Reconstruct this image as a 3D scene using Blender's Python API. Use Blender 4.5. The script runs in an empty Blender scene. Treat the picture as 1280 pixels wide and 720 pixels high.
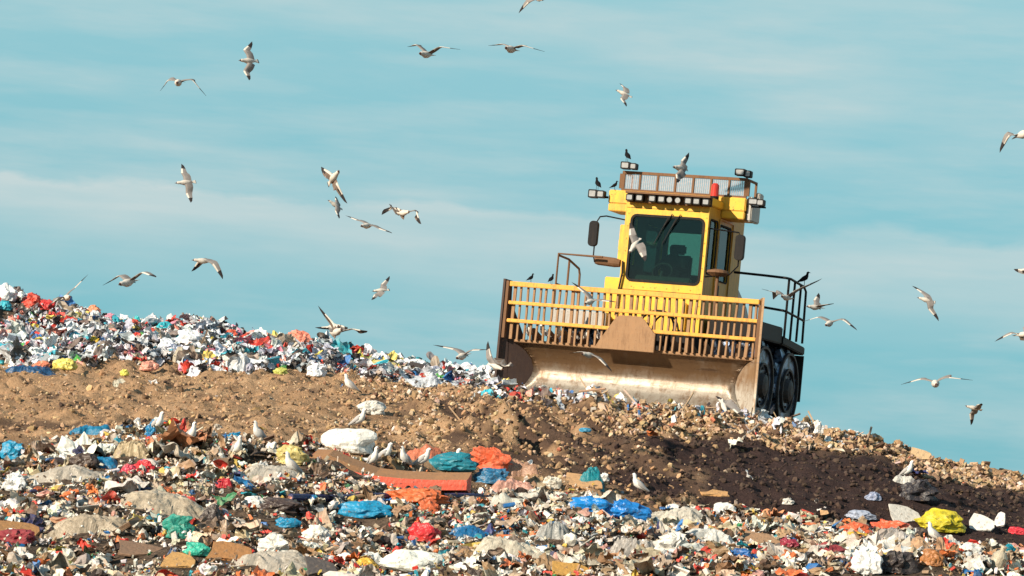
import bpy, bmesh, math, random
import numpy as np
from mathutils import Vector, Matrix
from math import sin, cos, pi, radians, atan2, sqrt, atan

C = bpy.data.collections.new('scene'); bpy.context.scene.collection.children.link(C)
rng = np.random.default_rng(7); random.seed(7)

# ------------------------------------------------------------------ camera
FPX = 4080.0
roll = radians(4); pitch = atan(240/4080)
Fv = np.array([0, cos(pitch), sin(pitch)]); R0 = np.array([1., 0, 0]); U0 = np.array([0, -sin(pitch), cos(pitch)])
Rv = cos(roll)*R0+sin(roll)*U0; Uv = -sin(roll)*R0+cos(roll)*U0
cam_d = bpy.data.cameras.new('camera'); cam = bpy.data.objects.new('camera', cam_d); C.objects.link(cam)
cam_d.sensor_width = 36; cam_d.lens = FPX*36/1280; cam_d.clip_start = .5; cam_d.clip_end = 30000
m = Matrix([[Rv[0], Uv[0], -Fv[0], 0], [Rv[1], Uv[1], -Fv[1], 0], [Rv[2], Uv[2], -Fv[2], 0], [0, 0, 0, 1]])
cam.matrix_world = m
bpy.context.scene.camera = cam

def P(px, py, d):
    v = Fv+Rv*(px-640)/FPX+Uv*(360-py)/FPX
    return v*d/v[1]

# ------------------------------------------------------------------ noise
def _h(i, j, k, s):
    n = (i*374761393+j*668265263+k*1442695041+s*974634777) & 0x7fffffff
    n = ((n ^ (n >> 13))*1274126177) & 0x7fffffff
    n = (n ^ (n >> 16)) & 0x7fffffff
    n = (n*1103515245+12345) & 0x7fffffff
    return ((n >> 8) & 0xffff)/65535.0
def vnoise(x, y, z=0., s=0):
    x, y, z = np.broadcast_arrays(np.asarray(x, float), np.asarray(y, float), np.asarray(z, float))
    i = np.floor(x).astype(np.int64); j = np.floor(y).astype(np.int64); k = np.floor(z).astype(np.int64)
    fx = x-i; fy = y-j; fz = z-k
    fx = fx*fx*(3-2*fx); fy = fy*fy*(3-2*fy); fz = fz*fz*(3-2*fz)
    r = 0
    for a in (0, 1):
        for b in (0, 1):
            for c in (0, 1):
                w = (fx if a else 1-fx)*(fy if b else 1-fy)*(fz if c else 1-fz)
                r = r+w*_h(i+a, j+b, k+c, s)
    return r
def fbm(x, y, z=0., o=4, s=0):
    r = 0; a = .5; t = 0
    for q in range(o):
        r = r+a*vnoise(np.asarray(x)*2**q+17*q, np.asarray(y)*2**q, np.asarray(z)*2**q, s+q); t += a; a *= .5
    return r/t
def ridged(x, y, z=0., o=3, s=0):
    r = 0; a = .5; t = 0
    for q in range(o):
        n = 1-np.abs(2*vnoise(np.asarray(x)*2**q+31*q, np.asarray(y)*2**q, np.asarray(z)*2**q, s+q)-1)
        r = r+a*n; t += a; a *= .55
    return r/t

# ------------------------------------------------------------------ terrain
def curve(pts):
    q = np.array([P(*p) for p in pts]); o = np.argsort(q[:, 0]); q = q[o]
    return q[:, 0], q[:, 1], q[:, 2]
def const(y, z): return (np.array([-1., 1.]), np.array([y, y], float), np.array([z, z], float))
K = [const(-80, -1.9), const(24, -1.75),
     curve([(0, 745, 34), (640, 745, 34), (1280, 745, 34)]),
     curve([(-100, 552, 46), (0, 552, 46), (200, 548, 46), (330, 553, 46.3), (420, 566, 46.5), (500, 596, 47), (600, 610, 47.5), (700, 620, 48), (800, 637, 48.6), (900, 654, 49.5), (1000, 668, 50), (1100, 676, 50.5), (1180, 685, 50.7), (1280, 695, 51), (1400, 704, 51)]),
     curve([(-100, 505, 51.5), (0, 505, 51.5), (200, 505, 51.5), (400, 510, 51.8), (500, 522, 52), (600, 528, 52.4), (700, 545, 53), (800, 552, 53.4), (900, 556, 53.6), (1000, 573, 53.8), (1100, 585, 54.2), (1180, 599, 54.8), (1280, 619, 55.4), (1400, 636, 55)]),
     curve([(-100, 472, 56), (0, 472, 56), (200, 473, 56), (400, 478, 56), (500, 492, 56), (620, 498, 56), (700, 505, 56), (800, 515, 56), (900, 528, 56), (950, 534, 56), (1000, 541, 56), (1050, 552, 56), (1100, 564, 56.5), (1150, 578, 57), (1200, 603, 57), (1280, 616, 58), (1400, 630, 58)]),
     curve([(-100, 468, 58.2), (0, 468, 58.2), (200, 469, 58.2), (400, 476, 58.4), (500, 488, 58.6), (620, 494, 59), (778, 509, 59.1), (937, 524, 59.3), (1000, 535, 59.5), (1060, 556, 60), (1150, 584, 60), (1280, 616, 61), (1400, 625, 61)]),
     curve([(-200, 360, 67), (-60, 368, 67), (0, 378, 67), (50, 392, 67), (100, 402, 67), (200, 418, 67), (300, 428, 67), (350, 433, 67), (400, 442, 67), (450, 458, 67), (520, 470, 67), (580, 476, 67), (620, 482, 67), (680, 492, 67), (780, 511, 66), (937, 530, 66), (1010, 550, 66), (1080, 575, 66), (1170, 596, 66), (1220, 600, 66), (1280, 604, 66), (1400, 610, 66)]),
     const(84, -1.2), const(200, -2.6), const(9000, -14)]
def terr(x, y):
    """height, zone (segment index + fraction), smooth base"""
    x = np.asarray(x, float); y = np.asarray(y, float)
    D = [np.interp(x, k[0], k[1]) for k in K]; Z = [np.interp(x, k[0], k[2]) for k in K]
    z = np.full(x.shape, -1.9); t = np.zeros(x.shape)
    for i in range(len(K)-1):
        mk = (y >= D[i]) & (y < D[i+1])
        f = np.clip((y-D[i])/(D[i+1]-D[i]), 0, 1)
        g = f
        if i == 6: g = f**.8
        if i == 7: g = f*f*(3-2*f)
        zi = Z[i]+(Z[i+1]-Z[i])*g
        z = np.where(mk, zi, z); t = np.where(mk, i+f, t)
    z = np.where(y >= D[-1], Z[-1], z)
    fade = np.clip((np.abs(x)-22)/30, 0, 1)
    z = z*(1-fade)+fade*np.minimum(z, -1.8-np.clip(y, 0, 9000)*.001)
    return z, t
MO = P(778, 507, 59.1)
def height(x, y):
    z, t = terr(x, y)
    mach = np.exp(-(((x-MO[0]-.6)/3.6)**4+((y-MO[1]-2.2)/3.4)**4))
    near = np.clip((y-20)/8, 0, 1)*np.clip((95-y)/15, 0, 1)
    tr = np.clip((3.15-t)*4, 0, 1)                      # foreground litter zone
    hp = np.clip((t-6.15)*3, 0, 1)*np.clip((1.8-x)/2, 0, 1)   # back heap
    dirt = 1-np.maximum(tr, hp)
    n = tr*((fbm(x*.9, y*.7, 0, 4, 3)-.5)*.50+(fbm(x*.25, y*.25, 0, 2, 9)-.5)*.3)
    n += hp*((fbm(x*.8, y*.8, 0, 4, 5)-.5)*.6+(ridged(x*2.2, y*2.2, 0, 2, 6)-.5)*.12)
    lump = np.clip(fbm(x*2.8, y*2.2, 0, 4, 12)-.50, 0, 1)*.62+(ridged(x*3.4, y*2.4, 0, 3, 16)-.5)*.13
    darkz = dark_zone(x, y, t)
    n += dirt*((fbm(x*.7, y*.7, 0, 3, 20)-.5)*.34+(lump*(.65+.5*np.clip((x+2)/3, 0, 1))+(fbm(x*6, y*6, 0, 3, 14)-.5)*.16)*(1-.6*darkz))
    # dozed ruts running down the middle bank
    n += dirt*np.clip((t-3)*2, 0, 1)*np.clip((5-t)*2, 0, 1)*np.clip((x+2)/2, 0, 1)*np.clip((3.5-x)/2, 0, 1)*(ridged(x*1.6+y*.9, y*.5, 0, 2, 30)-.55)*.42
    return z+n*near*(1-.97*mach)-.03*mach
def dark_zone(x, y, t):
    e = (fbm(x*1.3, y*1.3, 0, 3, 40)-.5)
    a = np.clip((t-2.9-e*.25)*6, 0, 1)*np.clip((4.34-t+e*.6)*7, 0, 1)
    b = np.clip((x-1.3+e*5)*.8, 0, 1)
    c = np.clip((ridged(x*1.1+y*.35, y*.8, 0, 4, 61)-.54)*9, 0, 1)*np.clip((x+2.6)/1.5, 0, 1)*np.clip((t-3.0)*3, 0, 1)*np.clip((5.-t)*2.5, 0, 1)*.85  # shadow mottling of the middle bank, put into the soil colour
    c2 = np.clip((fbm(x*1.4, y*1.5, 0, 4, 66)-.60)*12, 0, 1)*np.clip((t-3.0)*3, 0, 1)*np.clip((5.6-t)*2.5, 0, 1)*.7  # scattered patches of the same painted shade
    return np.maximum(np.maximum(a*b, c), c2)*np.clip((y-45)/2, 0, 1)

def hgt1(x, y): return float(height(np.array([x]), np.array([y]))[0])
# coarse lookup used to find where a sight line meets the ground
def ray_hit(px, py, dmin=33., dmax=72.):
    v = P(px, py, 1.)
    d = np.arange(dmin, dmax, .04); q = v[None, :]*d[:, None]
    h = height(q[:, 0], q[:, 1])
    i = np.argmax(h >= q[:, 2])
    if h[i] < q[i, 2]: i = int(np.argmin(np.abs(h-q[:, 2])))
    return q[i], d[i]

# ------------------------------------------------------------------ materials
def newmat(name):
    mt = bpy.data.materials.new(name); mt.use_nodes = True
    nt = mt.node_tree; return mt, nt, nt.nodes['Principled BSDF'], nt.nodes, nt.links
def N(nt, typ, **kw):
    n = nt.nodes.new(typ)
    for k, v in kw.items():
        if k in n.inputs: n.inputs[k].default_value = v
        else: setattr(n, k, v)
    return n
def mixc(nt, fac, a, b, mode='MIX'):
    n = nt.nodes.new('ShaderNodeMix'); n.data_type = 'RGBA'; n.blend_type = mode
    for s, v in ((0, fac), (6, a), (7, b)):
        if hasattr(v, 'links') or hasattr(v, 'is_linked'): nt.links.new(v, n.inputs[s])
        else: n.inputs[s].default_value = (v if s == 0 else (*v, 1))
    return n.outputs[2]
def ramp(nt, src, a, b):
    n = nt.nodes.new('ShaderNodeMapRange'); n.inputs[1].default_value = a; n.inputs[2].default_value = b
    nt.links.new(src, n.inputs[0]); return n.outputs[0]
def noise(nt, scale, det=5, rough=.6, coord='Object', vec=None, mscale=None):
    t = nt.nodes.new('ShaderNodeTexCoord'); n = nt.nodes.new('ShaderNodeTexNoise')
    n.inputs['Scale'].default_value = scale; n.inputs['Detail'].default_value = det; n.inputs['Roughness'].default_value = rough
    src = t.outputs[coord]
    if mscale:
        mp = nt.nodes.new('ShaderNodeMapping'); mp.inputs['Scale'].default_value = mscale
        nt.links.new(src, mp.inputs[0]); src = mp.outputs[0]
    nt.links.new(src, n.inputs['Vector']); return n.outputs['Fac']
def bump(nt, bs, src, st=.4, dist=.02):
    b = nt.nodes.new('ShaderNodeBump'); b.inputs['Strength'].default_value = st; b.inputs['Distance'].default_value = dist
    nt.links.new(src, b.inputs['Height']); nt.links.new(b.outputs[0], bs.inputs['Normal'])

def painted(name, col, dirt=(.16, .09, .045), amt=.5, rough=.45, sc=3.0, metal=0., chips=True):
    mt, nt, bs, nn, ll = newmat(name)
    n1 = noise(nt, sc, 8, .7); n2 = noise(nt, sc*9, 5, .7); n3 = noise(nt, sc*2.2, 6, .75, mscale=(1.6, 1.6, .25))
    c = mixc(nt, ramp(nt, n1, .35, .75), col, tuple(v*.82 for v in col))
    f1 = nt.nodes.new('ShaderNodeMath'); f1.operation = 'MULTIPLY'
    ll.new(ramp(nt, n3, .5, .72), f1.inputs[0]); f1.inputs[1].default_value = amt
    c = mixc(nt, f1.outputs[0], c, dirt)
    kd = .30 if max(col) > .2 else (.10 if max(col) > .03 else .015)
    c = mixc(nt, ramp(nt, noise(nt, sc*4, 8, .8), .46, .80), c, tuple((1-kd)*v+kd*d for v, d in zip(col, (.34, .25, .16))))
    if chips:
        c = mixc(nt, ramp(nt, n2, .63, .67), c, (.1, .045, .02))
    ll.new(c, bs.inputs['Base Color']); bs.inputs['Roughness'].default_value = rough; bs.inputs['Metallic'].default_value = metal
    bump(nt, bs, n2, .15, .01)
    bs.inputs['Specular IOR Level'].default_value = .12 if max(col) < .03 else .35
    return mt
M = {}
M['yellow'] = painted('yellow_paint', (.86, .46, .028), amt=.65, sc=2.0)
M['yellow_shade_stain'] = painted('shaded_stained_yellow_paint', (.60, .30, .03), dirt=(.17, .075, .025), amt=.9, sc=3)  # shade of the cab side put into the base colour, rust streaks over it
M['yellow_worn'] = painted('worn_yellow_paint', (.76, .37, .04), dirt=(.24, .10, .04), amt=.95, sc=5)
M['rust'] = painted('rusty_steel', (.17, .085, .042), dirt=(.09, .04, .02), amt=.8, rough=.8, sc=4)
M['rust_light'] = painted('dusty_rust_steel', (.34, .19, .095), dirt=(.14, .07, .035), amt=.8, rough=.75, sc=5)
M['rust_shaded'] = painted('shaded_rusty_steel', (.065, .04, .035), dirt=(.10, .055, .035), amt=.6, rough=.75, sc=5)  # shade inside the left end plate, put into the steel colour
M['black'] = painted('black_steel', (.010, .009, .010), dirt=(.032, .023, .018), amt=.6, rough=.5, sc=4, chips=False)
M['grey'] = painted('dusty_grey_paint', (.42, .40, .37), dirt=(.2, .14, .09), amt=.7, sc=4)
M['rubber'] = painted('black_rubber', (.02, .02, .02), amt=.3, rough=.8, chips=False)
M['seat'] = painted('dark_vinyl', (.03, .03, .032), amt=.1, rough=.6, chips=False)

def moldboard_mat():
    mt, nt, bs, nn, ll = newmat('scoured_blade_steel')
    n1 = noise(nt, 1.6, 8, .7, mscale=(1, 1, .7)); n2 = noise(nt, 22, 5, .7); n3 = noise(nt, 5, 7, .75, mscale=(1.2, 1, .5))
    tc = nn.new('ShaderNodeTexCoord'); sp = nn.new('ShaderNodeSeparateXYZ'); ll.new(tc.outputs['Object'], sp.inputs[0])
    zf = nn.new('ShaderNodeMapRange'); ll.new(sp.outputs['Z'], zf.inputs[0]); zf.inputs[1].default_value = .72; zf.inputs[2].default_value = .38
    ad = nn.new('ShaderNodeMath'); ad.operation = 'ADD'; ll.new(zf.outputs[0], ad.inputs[0])
    mr = nn.new('ShaderNodeMapRange'); ll.new(n1, mr.inputs[0]); mr.inputs[1].default_value = .3; mr.inputs[2].default_value = .7; mr.inputs[3].default_value = -.45; mr.inputs[4].default_value = .35
    ll.new(mr.outputs[0], ad.inputs[1]); ad.use_clamp = True
    c = mixc(nt, ad.outputs[0], (.30, .18, .095), (.56, .51, .44))
    c = mixc(nt, ramp(nt, n3, .48, .66), c, (.26, .155, .085)); c = mixc(nt, ramp(nt, noise(nt, 3, 7, .8, mscale=(.35, 1, 3)), .58, .66), c, (.18, .11, .07))
    c = mixc(nt, ramp(nt, n2, .62, .72), c, (.14, .08, .045))
    ll.new(c, bs.inputs['Base Color']); bs.inputs['Roughness'].default_value = .42; bs.inputs['Metallic'].default_value = .35
    bump(nt, bs, n3, .25, .02); return mt
M['mold'] = moldboard_mat()
def drum_mat():
    mt, nt, bs, nn, ll = newmat('polished_drum_steel')
    n1 = noise(nt, 5, 6, .7)
    c = mixc(nt, ramp(nt, n1, .45, .6), (.02, .018, .022), (.22, .30, .44))
    ll.new(c, bs.inputs['Base Color']); bs.inputs['Metallic'].default_value = .7; bs.inputs['Roughness'].default_value = .32
    bump(nt, bs, n1, .5, .03); return mt
M['drum'] = drum_mat()
M['mud_steel'] = painted('muddy_steel', (.03, .026, .028), dirt=(.12, .08, .055), amt=.8, rough=.6, sc=5)
def glass_mat(name, tint, refl=.1):
    mt, nt, bs, nn, ll = newmat(name); nn.remove(bs)
    t = nn.new('ShaderNodeBsdfTransparent'); t.inputs[0].default_value = (*tint, 1)
    g = nn.new('ShaderNodeBsdfGlossy'); g.inputs['Roughness'].default_value = .03
    lw = nn.new('ShaderNodeFresnel'); lw.inputs[0].default_value = 1.5
    mx = nn.new('ShaderNodeMixShader'); ll.new(lw.outputs[0], mx.inputs[0]); ll.new(t.outputs[0], mx.inputs[1]); ll.new(g.outputs[0], mx.inputs[2])
    ll.new(mx.outputs[0], nn['Material Output'].inputs[0]); return mt
M['glass'] = glass_mat('tinted_glass', (.52, .70, .64))
def simple(name, col, rough=.5, metal=0., spec=.5):
    mt, nt, bs, nn, ll = newmat(name)
    n1 = noise(nt, 14, 5, .65)
    c = mixc(nt, ramp(nt, n1, .4, .8), col, tuple(v*.7 for v in col))
    ll.new(c, bs.inputs['Base Color']); bs.inputs['Roughness'].default_value = rough; bs.inputs['Metallic'].default_value = metal
    bs.inputs['Specular IOR Level'].default_value = spec
    return mt
M['lens'] = simple('lamp_lens', (.36, .36, .36), .15)
M['beacon'] = simple('red_beacon_lens', (.55, .035, .02), .2)
M['mirror'] = simple('mirror_glass', (.7, .72, .75), .06, 1.)
M['mesh'] = simple('wire_mesh_panel', (.33, .32, .35), .6, .3)
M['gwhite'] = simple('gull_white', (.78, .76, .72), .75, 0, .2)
M['gwhite_fly'] = simple('gull_white_shaded', (.60, .55, .49), .8, 0, .2)  # white of the flying gulls, darkened to carry their shading
M['ggrey_fly'] = simple('gull_grey_shaded', (.23, .21, .20), .8, 0, .2)  # wing grey with the flying gulls' shading put into it
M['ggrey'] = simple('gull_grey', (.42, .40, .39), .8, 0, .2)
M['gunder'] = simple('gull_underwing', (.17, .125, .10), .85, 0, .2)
M['gblack'] = simple('gull_black', (.03, .025, .025), .8, 0, .2)
M['gbeak'] = simple('gull_beak', (.09, .04, .03), .5)
M['crow'] = simple('starling_black', (.010, .009, .010), .7, 0, .1)
M['skin'] = simple('skin', (.35, .18, .11), .6)
M['cloth'] = simple('dark_cloth', (.012, .012, .015), .9, 0, .1)

def ground_mat():
    mt, nt, bs, nn, ll = newmat('landfill_soil')
    at = nn.new('ShaderNodeAttribute'); at.attribute_name = 'zone'; sp = nn.new('ShaderNodeSeparateColor'); ll.new(at.outputs['Color'], sp.inputs[0])
    n1 = noise(nt, 1.1, 8, .72); n2 = noise(nt, 9, 8, .75); n3 = noise(nt, 42, 4, .7)
    c = mixc(nt, ramp(nt, n1, .3, .7), (.30, .175, .095), (.52, .335, .195))
    c = mixc(nt, ramp(nt, n2, .5, .62), c, (.30, .19, .11))
    c = mixc(nt, ramp(nt, n3, .60, .68), c, (.50, .37, .26))
    c = mixc(nt, ramp(nt, n3, .37, .31), c, (.10, .058, .036))
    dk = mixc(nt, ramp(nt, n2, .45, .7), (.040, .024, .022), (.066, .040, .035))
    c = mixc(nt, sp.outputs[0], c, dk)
    c = mixc(nt, sp.outputs[1], c, mixc(nt, ramp(nt, n2, .4, .6), (.05, .035, .026), (.17, .12, .085)))
    ll.new(c, bs.inputs['Base Color']); bs.inputs['Roughness'].default_value = .95; bs.inputs['Specular IOR Level'].default_value = .15
    bump(nt, bs, n2, .9, .07)
    return mt
M['ground'] = ground_mat()

def litter_mat(name, rough=.5, dirt=.5, spec=.4, trans=0.):
    mt, nt, bs, nn, ll = newmat(name)
    at = nn.new('ShaderNodeAttribute'); at.attribute_name = 'tint'
    n1 = noise(nt, 7, 6, .7); n2 = noise(nt, 30, 4, .7)
    f = nn.new('ShaderNodeMath'); f.operation = 'MULTIPLY'; ll.new(ramp(nt, n1, .45, .66), f.inputs[0]); f.inputs[1].default_value = dirt
    c = mixc(nt, f.outputs[0], at.outputs['Color'], (.20, .145, .095))
    c = mixc(nt, ramp(nt, n2, .64, .69), c, (.09, .065, .05))
    ll.new(c, bs.inputs['Base Color']); bs.inputs['Roughness'].default_value = rough; bs.inputs['Specular IOR Level'].default_value = spec
    bump(nt, bs, n2, .35, .02)
    return mt
M['litter'] = litter_mat('mixed_litter')
M['clod'] = litter_mat('soil_clods', .95, .3, .1)

_item = {}
def item_mat(col, gloss=.45, film=False):
    key = (tuple(round(v, 3) for v in col), gloss)
    if key in _item: return _item[key]
    mt, nt, bs, nn, ll = newmat('plastic_film' if film else 'crumpled_plastic')
    n1 = noise(nt, 4, 6, .7); n2 = noise(nt, 18, 5, .7); n3 = noise(nt, 50, 3, .6)
    c = mixc(nt, ramp(nt, n1, .4, .7), col, tuple(min(1, v*.8+.01) for v in col))
    c = mixc(nt, ramp(nt, n2, .56, .70), c, (.2, .14, .09))
    c = mixc(nt, ramp(nt, noise(nt, 9, 6, .75), .60, .64), c, tuple(v*.45+.02 for v in col))
    ll.new(c, bs.inputs['Base Color']); bs.inputs['Roughness'].default_value = gloss
    vo = nn.new('ShaderNodeTexVoronoi'); vo.feature = 'DISTANCE_TO_EDGE'; vo.inputs['Scale'].default_value = 13; tcx = nn.new('ShaderNodeTexCoord'); ll.new(tcx.outputs['Object'], vo.inputs['Vector'])
    hs = nn.new('ShaderNodeMath'); hs.operation = 'ADD'; ll.new(vo.outputs['Distance'], hs.inputs[0]); ll.new(n2, hs.inputs[1])
    bump(nt, bs, hs.outputs[0], .4, .03); _item[key] = mt
    if film:
        tr = nn.new('ShaderNodeBsdfTransparent'); mx = nn.new('ShaderNodeMixShader'); f3 = nn.new('ShaderNodeMath'); f3.operation = 'MULTIPLY'; ll.new(ramp(nt, n1, .65, .35), f3.inputs[0]); f3.inputs[1].default_value = .65
        ll.new(f3.outputs[0], mx.inputs[0]); ll.new(bs.outputs[0], mx.inputs[1]); ll.new(tr.outputs[0], mx.inputs[2]); ll.new(mx.outputs[0], nn['Material Output'].inputs[0])
    return mt

# ------------------------------------------------------------------ mesh helpers
def link(name, me, mats, parent=None, smooth=False):
    for mm in (mats if isinstance(mats, (list, tuple)) else [mats]): me.materials.append(mm)
    o = bpy.data.objects.new(name, me); C.objects.link(o)
    if parent: o.parent = parent
    if smooth: me.polygons.foreach_set('use_smooth', [True]*len(me.polygons))
    return o
def tag(o, label, cat, group=None):
    o['label'] = label; o['category'] = cat
    if group: o['group'] = group
    return o
def empty(name, loc):
    o = bpy.data.objects.new(name, None); o.empty_display_size = .2; o.location = loc; C.objects.link(o); return o
def frombm(name, bm, mats, parent=None, smooth=False, bevel=0.):
    if bevel:
        bmesh.ops.bevel(bm, geom=[e for e in bm.edges], offset=bevel, segments=2, affect='EDGES', clamp_overlap=True)
    bmesh.ops.recalc_face_normals(bm, faces=bm.faces)
    me = bpy.data.meshes.new(name); bm.to_mesh(me); bm.free()
    return link(name, me, mats, parent, smooth)
def box(bm, x0, x1, y0, y1, z0, z1, mi=0):
    vs = [bm.verts.new((x, y, z)) for z in (z0, z1) for x, y in ((x0, y0), (x1, y0), (x1, y1), (x0, y1))]
    for f in ((0, 1, 2, 3), (4, 7, 6, 5), (0, 4, 5, 1), (1, 5, 6, 2), (2, 6, 7, 3), (3, 7, 4, 0)):
        bm.faces.new([vs[i] for i in f]).material_index = mi
def tube(bm, pts, r, n=8, mi=0, taper=None):
    pts = [Vector(p) for p in pts]; rings = []
    for i, p in enumerate(pts):
        d = (pts[min(i+1, len(pts)-1)]-pts[max(i-1, 0)]).normalized()
        a = d.orthogonal().normalized() if i == 0 else (rings_a-d*rings_a.dot(d)).normalized()
        rings_a = a; b = d.cross(a); rr = r if taper is None else taper[i]
        rings.append([bm.verts.new(p+(a*cos(2*pi*k/n)+b*sin(2*pi*k/n))*rr) for k in range(n)])
    for i in range(len(rings)-1):
        for k in range(n):
            bm.faces.new([rings[i][k], rings[i][(k+1) % n], rings[i+1][(k+1) % n], rings[i+1][k]]).material_index = mi
    bm.faces.new(rings[0][::-1]).material_index = mi; bm.faces.new(rings[-1]).material_index = mi
def prism(bm, poly, axis, a, b, mi=0):
    """poly of 2D points extruded along axis between a and b. axis 'x': (y,z); 'y': (x,z); 'z': (x,y)"""
    def mk(p, t): return {'x': (t, p[0], p[1]), 'y': (p[0], t, p[1]), 'z': (p[0], p[1], t)}[axis]
    v0 = [bm.verts.new(mk(p, a)) for p in poly]; v1 = [bm.verts.new(mk(p, b)) for p in poly]
    n = len(poly)
    bm.faces.new(v0[::-1]).material_index = mi; bm.faces.new(v1).material_index = mi
    for i in range(n): bm.faces.new([v0[i], v0[(i+1) % n], v1[(i+1) % n], v1[i]]).material_index = mi

# ------------------------------------------------------------------ ground sheet
def build_ground():
    def grow(a, b, st, ends):
        lo = []; s = st; v = a
        while v > -ends: s *= 1.35; v -= s; lo.append(v)
        hi = []; s = st; v = b
        while v < ends: s *= 1.35; v += s; hi.append(v)
        return np.concatenate([lo[::-1], np.arange(a, b, st), [b], hi])
    xs = grow(-15, 15, .075, 9000)
    ys1 = grow(30, 72, .09, 9000); ys = ys1[ys1 > -400]
    X, Y = np.meshgrid(xs, ys); H = height(X, Y); _, T = terr(X, Y)
    nx, ny = len(xs), len(ys)
    V = np.stack([X, Y, H], -1).reshape(-1, 3)
    i = (np.arange(ny-1)[:, None]*nx+np.arange(nx-1)[None, :]).reshape(-1)
    Fq = np.stack([i, i+1, i+nx+1, i+nx], -1)
    me = bpy.data.meshes.new('landfill_ground')
    me.vertices.add(len(V)); me.vertices.foreach_set('co', V.ravel())
    me.loops.add(Fq.size); me.loops.foreach_set('vertex_index', Fq.ravel())
    me.polygons.add(len(Fq)); me.polygons.foreach_set('loop_start', np.arange(0, Fq.size, 4)); me.polygons.foreach_set('loop_total', np.full(len(Fq), 4))
    me.update(); me.polygons.foreach_set('use_smooth', np.ones(len(Fq), bool))
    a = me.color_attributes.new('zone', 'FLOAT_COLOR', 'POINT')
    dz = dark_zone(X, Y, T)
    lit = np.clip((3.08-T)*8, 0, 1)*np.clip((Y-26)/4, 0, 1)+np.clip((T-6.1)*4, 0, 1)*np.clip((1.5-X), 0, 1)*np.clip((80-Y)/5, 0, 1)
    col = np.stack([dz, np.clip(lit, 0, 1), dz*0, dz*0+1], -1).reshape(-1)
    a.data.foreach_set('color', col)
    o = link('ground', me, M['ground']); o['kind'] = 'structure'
build_ground()

# ------------------------------------------------------------------ scattered pieces (numpy merged)
def tri_arrays(bm):
    bmesh.ops.triangulate(bm, faces=bm.faces[:]); bm.verts.ensure_lookup_table()
    V = np.array([v.co[:] for v in bm.verts]); Fa = np.array([[v.index for v in f.verts] for f in bm.faces]); bm.free(); return V, Fa
def t_sheet(seed, n=7):
    bm = bmesh.new(); bmesh.ops.create_grid(bm, x_segments=n, y_segments=n, size=.5); V, Fa = tri_arrays(bm)
    r = np.random.default_rng(seed)
    x, y = V[:, 0].copy(), V[:, 1].copy()
    V[:, 2] = (ridged(x*1.9, y*1.9, seed*3.3, 3, seed)-.5)*.62+r.normal(0, .03*(7/n)**2, len(V))
    rr = np.maximum(np.abs(x), np.abs(y))/(np.sqrt(x*x+y*y)+1e-6); x, y = x*(rr*.75+.25), y*(rr*.75+.25); V[:, 0] = x; V[:, 1] = y
    k = r.uniform(.15, .6); V[:, 2] += k*(x*cos(seed)+y*sin(seed))**2*1.5
    V[:, :2] *= (1+(vnoise(np.arctan2(y, x)*1.3+9, seed*1.7, 0, seed)-.5)*.9)[:, None]
    V[:, :2] += r.normal(0, .022*(7/n)**2, (len(V), 2)); V[:, 1] *= r.uniform(.45, 1)
    return V, Fa
def t_bag(seed, sub=2):
    bm = bmesh.new(); bmesh.ops.create_icosphere(bm, subdivisions=sub, radius=.5); V, Fa = tri_arrays(bm)
    r = np.random.default_rng(seed+50)
    d = 1+(ridged(V[:, 0]*3+seed*5, V[:, 1]*3, V[:, 2]*3, 2, seed)-.6)*1.3
    V *= d[:, None]; V += r.normal(0, .03, V.shape); V[:, 0] += V[:, 2]*r.normal(0, .5); V[:, 2] *= r.uniform(.35, .65); V[:, 1] *= r.uniform(.4, .9)
    return V, Fa
def t_chip(seed):
    bm = bmesh.new(); bmesh.ops.create_cube(bm, size=1); V, Fa = tri_arrays(bm); r = np.random.default_rng(seed+90)
    V += r.normal(0, .13, V.shape); V *= np.array([1, r.uniform(.4, .9), r.uniform(.1, .6)]); return V, Fa
def t_rock(seed):
    bm = bmesh.new(); bmesh.ops.create_icosphere(bm, subdivisions=1, radius=.5); V, Fa = tri_arrays(bm); r = np.random.default_rng(seed+190)
    V *= r.uniform(.7, 1.25, (len(V), 1)); V *= np.array([1, r.uniform(.6, 1), r.uniform(.5, .8)]); return V, Fa
def t_stick(seed):
    bm = bmesh.new(); box(bm, -.5, .5, -.02, .02, -.015, .015); V, Fa = tri_arrays(bm); return V, Fa
def t_bottle(seed):
    bm = bmesh.new(); tube(bm, [(-.5, 0, 0), (.15, 0, 0), (.3, 0, 0), (.36, 0, 0), (.48, 0, 0)], .15, 8, taper=[.14, .15, .12, .05, .05]); return tri_arrays(bm)
def t_tray(seed):
    bm = bmesh.new()
    r = np.random.default_rng(seed); a = .36
    box(bm, -.5, .5, -a, a, -.02, .02); box(bm, -.5, -.46, -a, a, .02, .22); box(bm, .46, .5, -a, a, .02, .2); box(bm, -.46, .46, a-.03, a, .02, .21)
    V, Fa = tri_arrays(bm); V += r.normal(0, .02, V.shape); return V, Fa

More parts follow.
